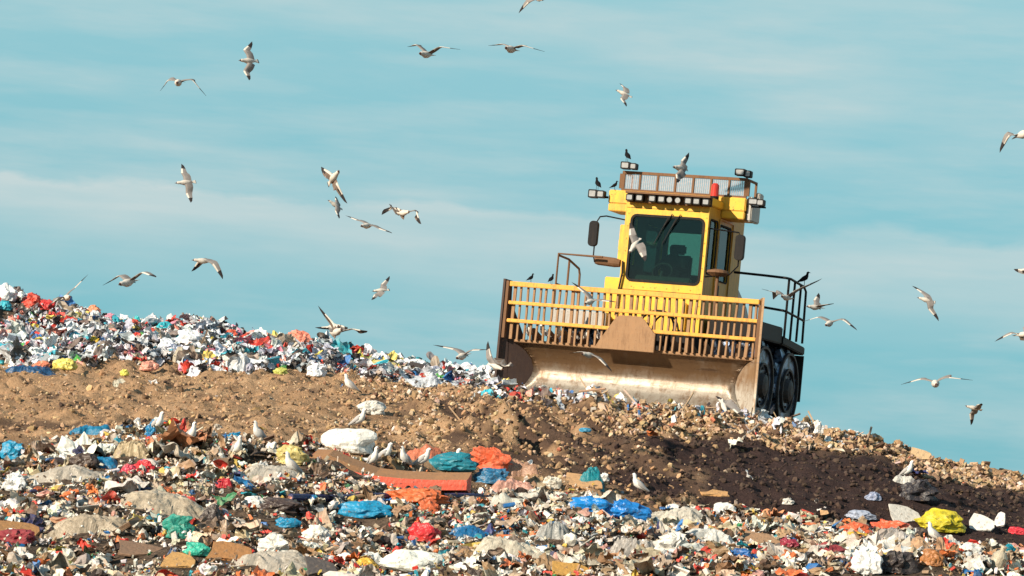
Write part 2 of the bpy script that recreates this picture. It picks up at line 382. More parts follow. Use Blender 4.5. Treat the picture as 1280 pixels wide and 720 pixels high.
def rotmats(n, tilt):
    az = rng.uniform(0, 2*pi, n); tx = rng.normal(0, 1, n)*tilt; ty = rng.normal(0, 1, n)*tilt
    ca, sa = np.cos(az), np.sin(az); cx, sx = np.cos(tx), np.sin(tx); cy, sy = np.cos(ty), np.sin(ty)
    Rz = np.zeros((n, 3, 3)); Rz[:, 0, 0] = ca; Rz[:, 0, 1] = -sa; Rz[:, 1, 0] = sa; Rz[:, 1, 1] = ca; Rz[:, 2, 2] = 1
    Rx = np.zeros((n, 3, 3)); Rx[:, 0, 0] = 1; Rx[:, 1, 1] = cx; Rx[:, 1, 2] = -sx; Rx[:, 2, 1] = sx; Rx[:, 2, 2] = cx
    Ry = np.zeros((n, 3, 3)); Ry[:, 1, 1] = 1; Ry[:, 0, 0] = cy; Ry[:, 0, 2] = sy; Ry[:, 2, 0] = -sy; Ry[:, 2, 2] = cy
    return Rx@Ry@Rz
class Heap:
    def __init__(s): s.V = []; s.F = []; s.Cc = []; s.n = 0
    def add(s, tmpl, loc, size, cols, tilt=.5, stretch=None):
        V, Fa = tmpl; n = len(loc)
        if n == 0: return
        Rm = rotmats(n, tilt); sc = np.repeat(size[:, None], 3, 1)
        if stretch is not None: sc = sc*stretch
        W = np.einsum('nij,nvj->nvi', Rm, V[None]*sc[:, None, :])+loc[:, None, :]
        s.V.append(W.reshape(-1, 3)); s.F.append((Fa[None]+(np.arange(n)*len(V))[:, None, None]).reshape(-1, 3)+s.n)
        s.Cc.append(np.repeat(cols, len(V), 0)); s.n += n*len(V)
    def build(s, name, mat, label, cat):
        V = np.concatenate(s.V); Fa = np.concatenate(s.F); c = np.concatenate(s.Cc)
        me = bpy.data.meshes.new(name)
        me.vertices.add(len(V)); me.vertices.foreach_set('co', V.ravel())
        me.loops.add(Fa.size); me.loops.foreach_set('vertex_index', Fa.ravel())
        me.polygons.add(len(Fa)); me.polygons.foreach_set('loop_start', np.arange(0, Fa.size, 3)); me.polygons.foreach_set('loop_total', np.full(len(Fa), 3))
        me.update()
        a = me.color_attributes.new('tint', 'FLOAT_COLOR', 'POINT'); a.data.foreach_set('color', np.concatenate([c, np.ones((len(c), 1))], 1).ravel())
        o = link(name, me, mat); tag(o, label, cat); o['kind'] = 'stuff'
        me.polygons.foreach_set('use_smooth', np.zeros(len(Fa), bool))
        print(name, len(Fa)); return o
def palette(n, spec):
    w = np.array([p[0] for p in spec], float); w /= w.sum(); idx = rng.choice(len(spec), n, p=w)
    c = np.array([p[1] for p in spec])[idx]*rng.uniform(.7, 1.15, (n, 1))*rng.normal(1, .035, (n, 3)); return np.clip(c, .008, .9)
WH = (.78, .77, .74); PALF = [(24, (.80, .77, .71)), (14, (.55, .49, .41)), (14, (.44, .34, .24)), (12, (.33, .20, .11)), (8, (.045, .03, .026)), (8, (.16, .10, .065)), (2.4, (.02, .16, .42)), (1.8, (.02, .28, .36)), (5, (.62, .045, .03)), (5, (.68, .18, .055)), (3, (.62, .44, .10)), (.5, (.05, .28, .12)), (2, (.62, .32, .27)), (3, (.40, .43, .47)), (5, (.62, .51, .34)), (.6, (.03, .04, .14))]
PALB = [(34, (.76, .78, .82)), (22, (.52, .56, .63)), (7, (.45, .37, .3)), (16, (.05, .045, .05)), (6, (.17, .13, .12)), (3.5, (.05, .2, .5)), (3.5, (.04, .42, .55)), (6, (.62, .05, .035)), (3, (.8, .35, .28)), (2.5, (.75, .6, .15)), (1, (.1, .4, .1)), (2, (.75, .3, .4))]
PALD = [(10, (.48, .31, .18)), (8, (.36, .22, .125)), (3, (.58, .42, .28)), (3, (.16, .10, .06))]
PALR = [(10, (.48, .33, .20)), (8, (.36, .23, .13)), (4, (.60, .44, .33)), (5, (.12, .07, .05)), (1.5, (.66, .58, .5)), (.6, (.45, .17, .1))]
PALK = [(10, (.05, .032, .028)), (5, (.08, .055, .045))]

sheets = [t_sheet(i) for i in range(10)]; bags = [t_bag(i) for i in range(8)]; chips = [t_chip(i) for i in range(5)]; rocks = [t_rock(i) for i in range(8)]
stick = [t_stick(0)]; bottle = [t_bottle(0)]; trays = [t_tray(i) for i in range(3)]

def scatter(n, x0, x1, y0, y1, test):
    x = rng.uniform(x0, x1, n*3); y = rng.uniform(y0, y1, n*3)
    keep = np.abs(x) < y*.158*1.32+.4
    z, t = terr(x, y); k = keep & test(x, y, t); x, y, t = x[k][:n], y[k][:n], t[k][:n]
    return x, y, t
def put(heap, kinds, n, x0, x1, y0, y1, test, smin, smax, pal, tilt=.5, lift=(0, .08), power=2.2, stretch=None):
    x, y, t = scatter(n, x0, x1, y0, y1, test); m_ = len(x)
    if not m_: return
    s = smin+(smax-smin)*rng.uniform(0, 1, m_)**power
    k_ = clear_mask(x, y, s); x, y, t, s = x[k_], y[k_], t[k_], s[k_]; m_ = len(x)
    z = height(x, y)+rng.uniform(lift[0], lift[1], m_)+s*.08
    which = rng.integers(0, len(kinds), m_); cols = palette(m_, pal); L = np.stack([x, y, z], -1)
    for i, kd in enumerate(kinds):
        q = which == i; heap.add(kd, L[q], s[q], cols[q], tilt, stretch)

# ------------------------------------------------------------------ the compactor
rootM = Matrix.Translation(Vector(MO)) @ Matrix.Rotation(radians(1.5), 4, 'Y') @ Matrix.Rotation(radians(-20), 4, 'Z')
comp = empty('landfill_compactor', (0, 0, 0)); comp.matrix_world = rootM
tag(comp, 'yellow landfill compactor with a wide caged dozer blade, standing on the dirt crest', 'landfill compactor')

def panel(bm, axis, a, b, u0, u1, v0, v1, holes, rad=.09, mi=0):
    """wall slab with rounded window openings, holes sorted along u"""
    def pr(poly): prism(bm, poly, axis, a, b, mi)
    def rect(x0, x1, y0, y1):
        if x1-x0 > 1e-4 and y1-y0 > 1e-4: pr([(x0, y0), (x1, y0), (x1, y1), (x0, y1)])
    u = u0
    for (h0, h1, g0, g1) in holes:
        rect(u, h0, v0, v1); rect(h0, h1, v0, g0); rect(h0, h1, g1, v1)
        for cx, cy, sx, sy in ((h0, g0, 1, 1), (h1, g0, -1, 1), (h1, g1, -1, -1), (h0, g1, 1, -1)):
            arc = [(cx+sx*rad*(1-cos(k*pi/8)), cy+sy*rad*(1-sin(k*pi/8))) for k in range(5)]
            pr([(cx, cy)]+arc[::-1])
        u = h1
    rect(u, u1, v0, v1)
def rrect(x0, x1, y0, y1, r, n=4):
    out = []
    for cx, cy, a0 in ((x1-r, y1-r, 0), (x0+r, y1-r, pi/2), (x0+r, y0+r, pi), (x1-r, y0+r, 3*pi/2)):
        for k in range(n+1): a = a0+k*pi/2/n; out.append((cx+r*cos(a), cy+r*sin(a)))
    return out
def frame_ring(bm, axis, a, b, x0, x1, y0, y1, r, w, mi=0):
    o = rrect(x0, x1, y0, y1, r); i = rrect(x0+w, x1-w, y0+w, y1-w, max(r-w, .01)); n = len(o)
    def mk(p, t): return {'x': (t, p[0], p[1]), 'y': (p[0], t, p[1])}[axis]
    R = [[bm.verts.new(mk(p, t)) for p in q] for q, t in ((o, a), (i, a), (i, b), (o, b))]
    for s in range(4):
        A, B = R[s], R[(s+1) % 4]
        for k in range(n): bm.faces.new([A[k], A[(k+1) % n], B[(k+1) % n], B[k]]).material_index = mi

# --- chassis
bm = bmesh.new(); box(bm, -.92, .92, 1.0, 5.0, .35, 1.42); box(bm, -.5, .5, .93, .997, .3, .9); frombm('chassis', bm, M['black'], comp, bevel=.03)
bm = bmesh.new(); prism(bm, [(3.9, 1.43), (4.98, 1.43), (4.98, 2.05), (4.75, 2.25), (3.9, 2.62)], 'x', -.78, .80)
eh = frombm('engine_hood', bm, M['grey'], comp, bevel=.03); eh['label'] = 'dusty grey sloping engine hood'
bm = bmesh.new()
for k in range(7): box(bm, -.6+k*.19, -.5+k*.19, 4.981, 5.0, 1.55, 1.98)
frombm('grille', bm, M['black'], eh)
# --- cab (hollow)
bm = bmesh.new()
panel(bm, 'y', 1.45, 1.51, -.76, .86, 1.43, 3.86, [(-.625, .775, 2.385, 3.60)], .10)
panel(bm, 'x', -.76, -.70, 1.512, 3.85, 1.43, 3.86, [(1.62, 2.05, 2.7, 3.58), (2.62, 3.74, 2.62, 3.55)], .07)
panel(bm, 'y', 3.79, 3.85, -.698, .798, 1.43, 3.86, [(-.62, .7, 2.72, 3.52)], .08)
box(bm, -.698, .798, 1.512, 3.788, 1.86, 1.92); box(bm, -.698, .798, 1.512, 3.788, 3.78, 3.858)
cab = frombm('cab', bm, M['yellow'], comp)
bm = bmesh.new(); panel(bm, 'x', .80, .86, 1.512, 3.85, 1.43, 3.86, [(1.58, 2.06, 2.62, 3.62), (2.22, 2.98, 2.55, 3.58)], .07); frombm('side_panel', bm, M['yellow_shade_stain'], cab)
bm = bmesh.new()
panel(bm, 'x', -.697, -.690, 1.53, 3.78, 1.925, 3.775, [(1.62, 2.05, 2.7, 3.58), (2.62, 3.74, 2.62, 3.55)], .07)
panel(bm, 'y', 3.780, 3.787, -.688, .788, 1.925, 3.775, [(-.62, .7, 2.72, 3.52)], .08)
panel(bm, 'x', .790, .797, 1.53, 3.778, 1.925, 3.775, [(1.58, 2.06, 2.62, 3.62), (2.22, 2.98, 2.55, 3.58)], .07)
box(bm, -.688, .788, 1.53, 3.778, 3.768, 3.777)
frombm('darkening_panels', bm, M['seat'], cab)  # black panels added behind the walls' inner faces to darken the cab
bm = bmesh.new(); prism(bm, rrect(-.6, .75, 2.4, 3.59, .09), 'y', 1.478, 1.484); frombm('windscreen', bm, M['glass'], cab)
for nm, ax, a, q in (('side_window', 'x', .828, (1.57, 2.07, 2.61, 3.63)), ('side_window', 'x', .828, (2.21, 2.99, 2.54, 3.59)), ('side_window', 'x', -.734, (1.61, 2.06, 2.69, 3.59)), ('side_window', 'x', -.734, (2.61, 3.75, 2.61, 3.56)), ('rear_window', 'y', 3.818, (-.63, .71, 2.71, 3.53))):
    bm = bmesh.new(); prism(bm, rrect(*q, .06), ax, a, a+.006); frombm(nm, bm, M['glass'], cab)
bm = bmesh.new(); frame_ring(bm, 'y', 1.436, 1.475, -.65, .80, 2.36, 3.625, .12, .045); frombm('windscreen_seal', bm, M['rubber'], cab)
for q in ((1.56, 2.08, 2.60, 3.64), (2.20, 3.00, 2.53, 3.60)):
    bm = bmesh.new(); frame_ring(bm, 'x', .852, .872, *q, .08, .03); frombm('window_seal', bm, M['rubber'], cab)
bm = bmesh.new(); frame_ring(bm, 'x', .862, .884, 2.13, 3.10, 1.5, 3.70, .06, .03)
dr = frombm('door_frame', bm, M['yellow_shade_stain'], cab)
bm = bmesh.new(); box(bm, .885, .92, 2.25, 2.33, 2.2, 2.45); frombm('door_handle', bm, M['black'], cab)
for x0, x1, z0 in ((-.02, .16, 3.12), (.14, .32, 3.12)):
    bm = bmesh.new(); tube(bm, [(x1, 1.42, 3.66), (x0, 1.425, 3.36)], .011, 6); tube(bm, [(x0+.1, 1.43, 3.58), (x0-.13, 1.43, 3.08)], .008, 5); frombm('wiper', bm, M['black'], cab)
# interior
bm = bmesh.new(); box(bm, -.36, .14, 2.45, 2.92, 2.25, 2.38); box(bm, -.25, .03, 2.5, 2.9, 1.92, 2.25); box(bm, -.37, .15, 2.90, 3.02, 2.38, 3.02); box(bm, -.24, .02, 2.92, 3.0, 3.03, 3.22)
frombm('seat', bm, M['seat'], cab, bevel=.03)
bm = bmesh.new(); box(bm, -.5, .6, 1.53, 1.75, 1.93, 2.5); frombm('dashboard', bm, M['seat'], cab, bevel=.03)
bm = bmesh.new()
ring = [(-.11+.19*cos(a), 1.98+.1*sin(a), 2.62+.16*sin(a)) for a in np.linspace(0, 2*pi, 17)]
tube(bm, ring, .016, 6); tube(bm, [(-.11, 1.98, 2.62), (-.11, 1.85, 2.3)], .03, 6); frombm('steering_wheel', bm, M['seat'], cab)
for x, z in [(x, 1.75+k*.235) for x in (-.70, .82) for k in range(9)]+[(-.52+k*.23, 2.27) for k in range(6)]:
    bm = bmesh.new(); tube(bm, [(x, 1.451, z), (x, 1.438, z)], .010, 6); frombm('bolt', bm, M['yellow_shade_stain'], cab)
for z in (2.205, 3.735):
    bm = bmesh.new(); box(bm, -.74, .84, 1.444, 1.4495, z, z+.007); frombm('panel_seam', bm, M['black'], cab)
# door post details / left pillar bulge and step box
bm = bmesh.new(); box(bm, -.90, -.762, 1.62, 1.95, 2.72, 3.42); box(bm, -.925, -.90, 1.68, 1.9, 2.95, 3.15); frombm('pillar_cover', bm, M['yellow'], cab, bevel=.012)
bm = bmesh.new(); box(bm, -1.08, -.762, 1.55, 2.2, 1.62, 2.42); frombm('tool_box', bm, M['yellow'], comp, bevel=.015)
bm = bmesh.new(); box(bm, -.55, .62, 1.30, 1.448, .98, 2.02); frombm('front_cowl', bm, M['yellow'], comp, bevel=.02)
# --- roof with side wings
bm = bmesh.new(); box(bm, -.80, .90, 1.40, 2.2, 3.862, 4.02); box(bm, -1.38, 1.32, 2.205, 3.0, 3.862, 4.12); box(bm, -.8, .9, 3.003, 3.9, 3.862, 4.09)
roof = frombm('roof', bm, M['yellow'], comp, bevel=.018)
for q in ((.862, 1.31), (-1.37, -.762)):
    bm = bmesh.new(); box(bm, q[0], q[1], 2.21, 2.98, 3.72, 3.858); frombm('roof_vent_duct', bm, M['yellow'], roof, bevel=.012)
bm = bmesh.new(); box(bm, 1.323, 1.42, 2.3, 2.9, 3.70, 4.16); box(bm, 1.30, 1.38, 2.9, 3.2, 4.122, 4.3); frombm('air_filter', bm, M['grey'], comp, bevel=.02)
# --- roof guard rail
bm = bmesh.new()
X0, X1, Yr = -1.16, 1.30, 2.26
box(bm, X0, X1, Yr, Yr+.05, 4.445, 4.50); box(bm, X0, X1, Yr, Yr+.05, 4.122, 4.16)
for k in range(8):
    x = X0+(X1-X0)*k/7; w = .05 if k in (0, 7) else .018
    box(bm, x-w, x+w, Yr+.001, Yr+.049, 4.162, 4.443)
for x in (X0, X1):
    box(bm, x-.02, x+.02, Yr+.052, 2.9, 4.45, 4.49); box(bm, x-.02, x+.02, 2.86, 2.9, 4.122, 4.448)
rr = frombm('roof_rail', bm, M['rust'], comp)
bm = bmesh.new()
for k in range(60):
    x = X0+.06+(X1-X0-.12)*k/59; box(bm, x-.006, x+.006, Yr+.02, Yr+.026, 4.164, 4.44)
for k in range(11):
    z = 4.175+k*.025; box(bm, X0+.055, X1-.055, Yr+.028, Yr+.034, z-.005, z+.005)
frombm('mesh_panel', bm, M['mesh'], rr)
# --- lamps
def lamp_bm(bm, x, y, z, w=.09, h=.075, tilt=0.):
    prism(bm, rrect(x-w, x+w, z-h, z+h, .02, 2), 'y', y-.09, y+.05)
def lamp(x, y, z, w=.085, h=.07, par=None, name='work_lamp', round_=False):
    bm = bmesh.new()
    if round_:
        tube(bm, [(x, y-.06, z), (x, y, z), (x, y+.05, z)], h, 12, taper=[h, h, h*.5])
    else:
        lamp_bm(bm, x, y, z, w, h)
    o = frombm(name, bm, M['black'], par)
    bm = bmesh.new()
    if round_: tube(bm, [(x, y-.066, z), (x, y-.061, z)], h*.8, 12)
    else: prism(bm, rrect(x-w*.72, x+w*.72, z-h*.68, z+h*.68, .015, 2), 'y', y-.098, y-.091)
    frombm('lens', bm, M['lens'], o); return o
bm = bmesh.new(); box(bm, -.73, .92, 1.22, 1.40, 3.985, 4.02); box(bm, -.73, .92, 1.36, 1.39, 3.83, 3.984); lb = frombm('light_bar', bm, M['rust'], comp)
zl = 3.905
for x, rd in ((-.64, 0), (-.45, 0), (-.20, 0), (-.02, 0), (.13, 1), (.29, 1), (.50, 0), (.66, 0), (.84, 0)):
    lamp(x, 1.31, zl, .07, .062, comp, 'front_lamp', bool(rd))
lamp(-1.50, 2.15, 4.01, .075, .07, comp); lamp(-1.66, 2.15, 4.01, .085, .08, comp)
bm = bmesh.new(); box(bm, -1.78, -1.39, 2.202, 2.24, 3.95, 3.99); frombm('lamp_bracket', bm, M['black'], comp)
lamp(-1.08, 2.2, 4.59, .09, .07, comp); lamp(-.92, 2.2, 4.58, .065, .06, comp); lamp(1.18, 2.2, 4.59, .10, .065, comp); lamp(1.31, 2.25, 4.57, .07, .065, comp)
lamp(1.47, 2.25, 4.06, .10, .06, comp); lamp(1.61, 2.25, 4.05, .07, .06, comp)
bm = bmesh.new(); box(bm, 1.33, 1.68, 2.302, 2.34, 3.96, 3.99); frombm('lamp_bracket', bm, M['black'], comp)
bm = bmesh.new(); tube(bm, [(.78, 1.95, 4.022), (.78, 1.95, 4.09)], .085, 14); tube(bm, [(.78, 1.95, 4.091), (.78, 1.95, 4.3), (.78, 1.95, 4.335)], .075, 14, 1, taper=[.078, .072, .04])
frombm('beacon', bm, [M['black'], M['beacon']], comp, smooth=False)
# --- mirrors
def mirror(x, y, z, arm, zc):
    bm = bmesh.new(); prism(bm, rrect(x-.09, x+.09, z-.24, z+.24, .07), 'y', y, y+.09); mo = frombm('mirror', bm, M['black'], comp, bevel=.01)
    bm = bmesh.new(); prism(bm, rrect(x-.07, x+.07, z-.21, z+.21, .05), 'y', y+.091, y+.096); frombm('mirror_glass', bm, M['mirror'], mo)
    bm = bmesh.new(); tube(bm, arm, .014, 6); frombm('mirror_arm', bm, M['black'], comp)
mirror(-1.35, 1.40, 3.20, [(-.765, 1.5, 3.50), (-1.15, 1.5, 3.55), (-1.27, 1.5, 3.53), (-1.33, 1.495, 3.42), (-1.33, 1.495, 2.80), (-1.30, 1.5, 2.68), (-1.2, 1.5, 2.68)], 0)
mirror(1.45, 1.6, 3.14, [(.865, 1.56, 3.45), (1.4, 1.68, 3.42), (1.43, 1.7, 3.3), (1.43, 1.7, 2.8), (1.3, 1.62, 2.62), (.865, 1.56, 2.55)], 0)
bm = bmesh.new(); tube(bm, [(-1.28, 1.5, 2.71), (-1.22, 1.5, 2.71), (-.9, 1.5, 2.69), (-.79, 1.5, 2.68)], .09, 12, taper=[.07, .09, .09, .07]); frombm('intake_cylinder', bm, M['rust'], comp)
bm = bmesh.new(); tube(bm, [(1.16, 1.35, 2.56), (1.16, 1.35, 2.62), (1.16, 1.35, 2.66), (1.16, 1.35, 2.69)], .2, 16, taper=[.12, .21, .2, .08]); tube(bm, [(1.16, 1.35, 1.75), (1.16, 1.35, 2.56)], .03, 8); frombm('intake_bowl', bm, M['rust'], comp)
bm = bmesh.new()
tube(bm, [(-.72, 1.42, 2.72), (-.70, 1.40, 2.5), (-.74, 1.40, 2.2), (-.76, 1.40, 1.7)], .02, 6); frombm('cable', bm, M['rubber'], comp)
# --- railings and decks
bm = bmesh.new()
for p in ([(-1.95, 1.3, 1.75), (-1.95, 1.3, 2.77), (-1.08, 1.3, 2.76)], [(-1.95, 1.32, 2.74), (-1.95, 1.9, 2.72), (-1.95, 2.55, 2.60), (-1.95, 2.62, 2.5), (-1.95, 2.68, 1.75)], [(-1.95, 1.95, 1.75), (-1.95, 1.95, 2.70)], [(-1.95, 1.32, 2.2), (-1.95, 2.64, 2.15)]):
    tube(bm, p, .022, 8)
frombm('handrail', bm, M['rust'], comp)
bm = bmesh.new()
for p in ([(.9, 3.3, 2.80), (1.5, 3.3, 2.78), (1.93, 3.3, 2.76), (1.97, 3.5, 2.76), (1.97, 4.5, 2.70), (1.97, 4.68, 2.62), (1.97, 4.74, 1.62)], [(1.3, 3.3, 2.2), (1.93, 3.3, 2.14), (1.97, 3.4, 2.13), (1.97, 4.7, 2.06)], [(1.97, 3.38, 1.62), (1.97, 3.38, 2.75)], [(1.97, 3.82, 1.62), (1.97, 3.82, 2.75)], [(1.97, 4.28, 1.62), (1.97, 4.28, 2.72)]):
    tube(bm, p, .024, 8)
frombm('handrail', bm, M['black'], comp)
bm = bmesh.new(); box(bm, -2.0, -.93, 1.35, 2.9, 1.44, 1.74); prism(bm, [(2.903, 1.44), (4.5, 1.44), (4.5, 1.66), (2.903, 1.70)], 'x', -1.98, -.93)
fn = frombm('fender', bm, M['grey'], comp, bevel=.02); fn['label'] = 'dusty grey fender deck'
bm = bmesh.new(); box(bm, .95, 1.96, 1.7, 3.3, 1.50, 1.82); prism(bm, [(3.303, 1.50), (4.95, 1.40), (4.95, 1.56), (3.303, 1.66)], 'x', .95, 1.98)
frombm('fender', bm, M['black'], comp, bevel=.02)
for s in (1, -1):
    bm = bmesh.new(); prism(bm, [(s*.96, .45), (s*1.98, .5), (s*1.98, 1.39), (s*.96, 1.39)], 'y', 4.9, 4.94); frombm('mudguard_flap', bm, M['rubber'], comp)
# --- wheels
def wheel(x0, x1, yc, zc, outer):
    r = .74
    bm = bmesh.new(); n = 40
    prism(bm, [(yc+r*cos(a), zc+r*sin(a)) for a in np.linspace(0, 2*pi, n, endpoint=False)], 'x', x0, x1)
    for row in range(5):
        xc = x0+(x1-x0)*(row+.5)/5
        for k in range(12):
            a = 2*pi*(k+.5*(row % 2))/12; c, s = cos(a), sin(a)
            def q(rr, tt, xx): return bm.verts.new((xx, yc+rr*c-tt*s, zc+rr*s+tt*c))
            b = [q(r-.01, t, x) for x in (xc-.09, xc+.09) for t in (-.10, .10)]; tt = [q(r+.155, t, x) for x in (xc-.04, xc+.04) for t in (-.05, .05)]
            for f in ((0, 1, 3, 2), ): bm.faces.new([tt[i] for i in f])
            for i, j in ((0, 1), (1, 3), (3, 2), (2, 0)): bm.faces.new([b[i], b[j], tt[j], tt[i]])
    w = frombm('wheel', bm, M['drum'], comp)
    xo = x1 if outer > 0 else x0; d = .03*outer
    bm = bmesh.new()
    for rr, wd in ((r-.01, .05), (.42, .04)):
        R_ = []
        for rad, xx in ((rr, xo+d*.1), (rr, xo+d*1.6), (rr-wd, xo+d*1.6), (rr-wd, xo+d*.1)):
            R_.append([bm.verts.new((xx, yc+rad*cos(a), zc+rad*sin(a))) for a in np.linspace(0, 2*pi, 32, endpoint=False)])
        for i in range(4):
            for k in range(32): bm.faces.new([R_[i][k], R_[i][(k+1) % 32], R_[(i+1) % 4][(k+1) % 32], R_[(i+1) % 4][k]])
    frombm('rim', bm, M['mud_steel'], w)
    bm = bmesh.new(); tube(bm, [(xo+d*.1, yc, zc), (xo+d*3, yc, zc), (xo+d*4, yc, zc)], .2, 16, taper=[.24, .2, .1])
    for k in range(8):
        a = k*pi/4; tube(bm, [(xo+d*.1, yc+.31*cos(a), zc+.31*sin(a)), (xo+d*1.1, yc+.31*cos(a), zc+.31*sin(a))], .025, 6)
    frombm('hub', bm, M['mud_steel'], w)
for yc in (2.2, 4.02):
    wheel(.98, 1.93, yc, .66, 1); wheel(-1.93, -.98, yc, .66, -1)
# --- blade
blade = empty('blade', (0, 0, 0)); blade.parent = comp
prof = [(.03, -.10), (.14, .0), (.30, .12), (.42, .26), (.49, .42), (.51, .56), (.47, .72), (.38, .86), (.28, .96), (.20, 1.03)]
def xl(y): return -2.45+.50*max(0, y-.05)/.46
def xr(y): return 2.42-.50*max(0, y-.05)/.46
bm = bmesh.new(); nx = 26; g = []
pf = [Vector((p[0], p[1], 0)) for p in prof]
fine = []
for i in range(len(pf)-1):
    for k in range(3): fine.append(pf[i].lerp(pf[i+1], k/3))
fine.append(pf[-1])
for p in fine:
    g.append([bm.verts.new((xl(p.x)+(xr(p.x)-xl(p.x))*k/nx, p.x, p.y)) for k in range(nx+1)])
for i in range(len(g)-1):
    for k in range(nx): bm.faces.new([g[i][k], g[i][k+1], g[i+1][k+1], g[i+1][k]])
bmesh.ops.solidify(bm, geom=bm.faces[:], thickness=-.04)
frombm('moldboard', bm, M['mold'], blade, smooth=True)
bm = bmesh.new(); prism(bm, [(.16, 1.005), (.28, 1.005), (.28, 1.06), (.16, 1.06)], 'x', -2.27, 2.32); frombm('top_lip', bm, M['rust_light'], blade, bevel=.01)
bm = bmesh.new(); prism(bm, [(.0, -.12), (.06, -.12), (.10, .0), (.03, .0)], 'x', -2.44, 2.41); frombm('cutting_edge', bm, M['mold'], blade)
for k in range(14):
    x = -2.0+k*.3
    if abs(x) > .5: bm = bmesh.new(); prism(bm, [(.86, .2), (1.0, .25), (1.0, 1.15), (.45, 1.30), (.45, 1.07), (.60, .95)], 'x', x-.025, x+.025); frombm('rear_rib', bm, M['rust'], blade)
bm = bmesh.new(); box(bm, -2.1, 2.0, .92, 1.02, .2, .45); frombm('rear_beam', bm, M['rust'], blade)
# end plates: flared, with a back edge following the moldboard
def plate(s):
    bm = bmesh.new(); fx = xl if s < 0 else xr
    prof2 = [(-.02, -.14), (.05, -.14)]+[(p[0]+.05, p[1]) for p in prof[1:-1]]+[(.26, 1.06), (.14, 1.10), (.13, 2.12), (-.02, 2.14)]
    v0 = [bm.verts.new((fx(max(.05, y))+s*.02, y, z)) for y, z in prof2]; v1 = [bm.verts.new((fx(max(.05, y))+s*.06, y, z)) for y, z in prof2]
    n = len(prof2); bm.faces.new(v0); bm.faces.new(v1[::-1])
    for i in range(n): bm.faces.new([v0[i], v0[(i+1) % n], v1[(i+1) % n], v1[i]])
    bmesh.ops.triangulate(bm, faces=[f for f in bm.faces if len(f.verts) > 4])
    o = frombm('end_plate', bm, M['rust_shaded'] if s < 0 else M['mold'], blade)
plate(-1); plate(1)
# outer gusset behind the left plate closes the round pocket
for q in ((-2.462, -2.405, 2.11), (2.372, 2.425, 2.0)):
    bm = bmesh.new(); box(bm, q[0], q[1], .004, .12, 1.06, q[2]); frombm('side_post', bm, M['rust'], blade)
# cage
bm = bmesh.new(); zs = (2.06, 1.715, 1.385)
for i, z in enumerate(zs):
    box(bm, -2.40 if i == 0 else -2.39, 2.37, .02, .09, z-(.045 if i == 0 else .032), z+(.045 if i == 0 else .032))
frombm('cage_rail', bm, M['yellow_worn'], blade, bevel=.008)
bm = bmesh.new()
for k in range(38):
    x = -2.31+k*4.62/37
    w = .017 if k % 9 else .028; j1, j2, jm = random.gauss(0, .009), random.gauss(0, .009), random.gauss(0, .012)
    prism(bm, [(x-w+j1, 1.05), (x+w+j1, 1.05), (x+w+jm, 1.55), (x+w+j2, 2.06), (x-w+j2, 2.06), (x-w+jm, 1.55)], 'y', .094, .135+.0006*k)
frombm('cage_bars', bm, M['rust_light'], blade)
bm = bmesh.new(); prism(bm, [(-.64, 1.0), (-.56, 1.14), (-.28, 1.58), (-.2, 1.63), (.19, 1.63), (.28, 1.57), (.44, 1.38), (.5, 1.34), (.5, 1.0)], 'y', -.02, .016)
frombm('center_shield', bm, M['rust_light'], blade, bevel=.006)
for x in (-1.9, -1.55, -1.2, 1.1, 1.5, 1.9):
    pass
for x in (-.35, .55):
    bm = bmesh.new(); tube(bm, [(x, .95, .9), (x, 1.25, 1.25), (x, 1.5, 1.55)], .07, 10, taper=[.05, .05, .08]); frombm('hydraulic_cylinder', bm, M['grey'], blade)
bm = bmesh.new(); tube(bm, [(.30+.34*cos(a), .62+.1*sin(a), 1.48+.33*sin(a)) for a in np.linspace(-.2, pi+.2, 14)], .022, 7)
tube(bm, [(.45+.25*cos(a), .72, 1.44+.31*sin(a)) for a in np.linspace(-.2, pi+.2, 12)], .018, 7); frombm('hydraulic_hose', bm, M['rubber'], blade)
for s in (-1, 1):
    bm = bmesh.new(); box(bm, s*1.0-.12*1, s*1.0-.12+.2, .95, 1.9, .32, .55); frombm('push_arm', bm, M['rust'], blade, bevel=.015)

# operator: one continuous skinned figure in the seat
def person():
    pts = {'hip': (0, 0, .10), 'waist': (0, .02, .28), 'chest': (0, .0, .50), 'neck': (0, -.02, .66), 'head': (0, -.04, .76), 'crown': (0, -.04, .87)}
    V = []; E = []; Rr = []; idx = {}
    def a(n, p, r, par=None):
        idx[n] = len(V); V.append(p); Rr.append(r)
        if par is not None: E.append((idx[par], idx[n]))
    a('hip', (0, 0, .10), .15); a('waist', (0, .03, .26), .14, 'hip'); a('chest', (0, .03, .46), .165, 'waist'); a('neck', (0, 0, .63), .06, 'chest'); a('head', (0, -.03, .74), .105, 'neck'); a('crown', (0, -.03, .84), .075, 'head')
    for s in (-1, 1):
        k = str(s)
        a('sh'+k, (s*.19, .02, .54), .075, 'chest'); a('el'+k, (s*.27, -.14, .34), .05, 'sh'+k); a('wr'+k, (s*.17, -.40, .38), .035, 'el'+k); a('ha'+k, (s*.16, -.48, .40), .03, 'wr'+k)
        a('kn'+k, (s*.14, -.42, .16), .075, 'hip'); a('an'+k, (s*.13, -.50, -.26), .05, 'kn'+k); a('to'+k, (s*.13, -.64, -.31), .04, 'an'+k)
    me = bpy.data.meshes.new('person'); me.from_pydata([Vector(v) for v in V], E, [])
    o = bpy.data.objects.new('person', me); C.objects.link(o)
    md = o.modifiers.new('skin', 'SKIN'); md.use_smooth_shade = True
    for i, r in enumerate(Rr): me.skin_vertices[0].data[i].radius = (r, r*.85)
    me.skin_vertices[0].data[0].use_root = True
    o.modifiers.new('sub', 'SUBSURF').render_levels = 2
    me.materials.append(M['cloth']); return o
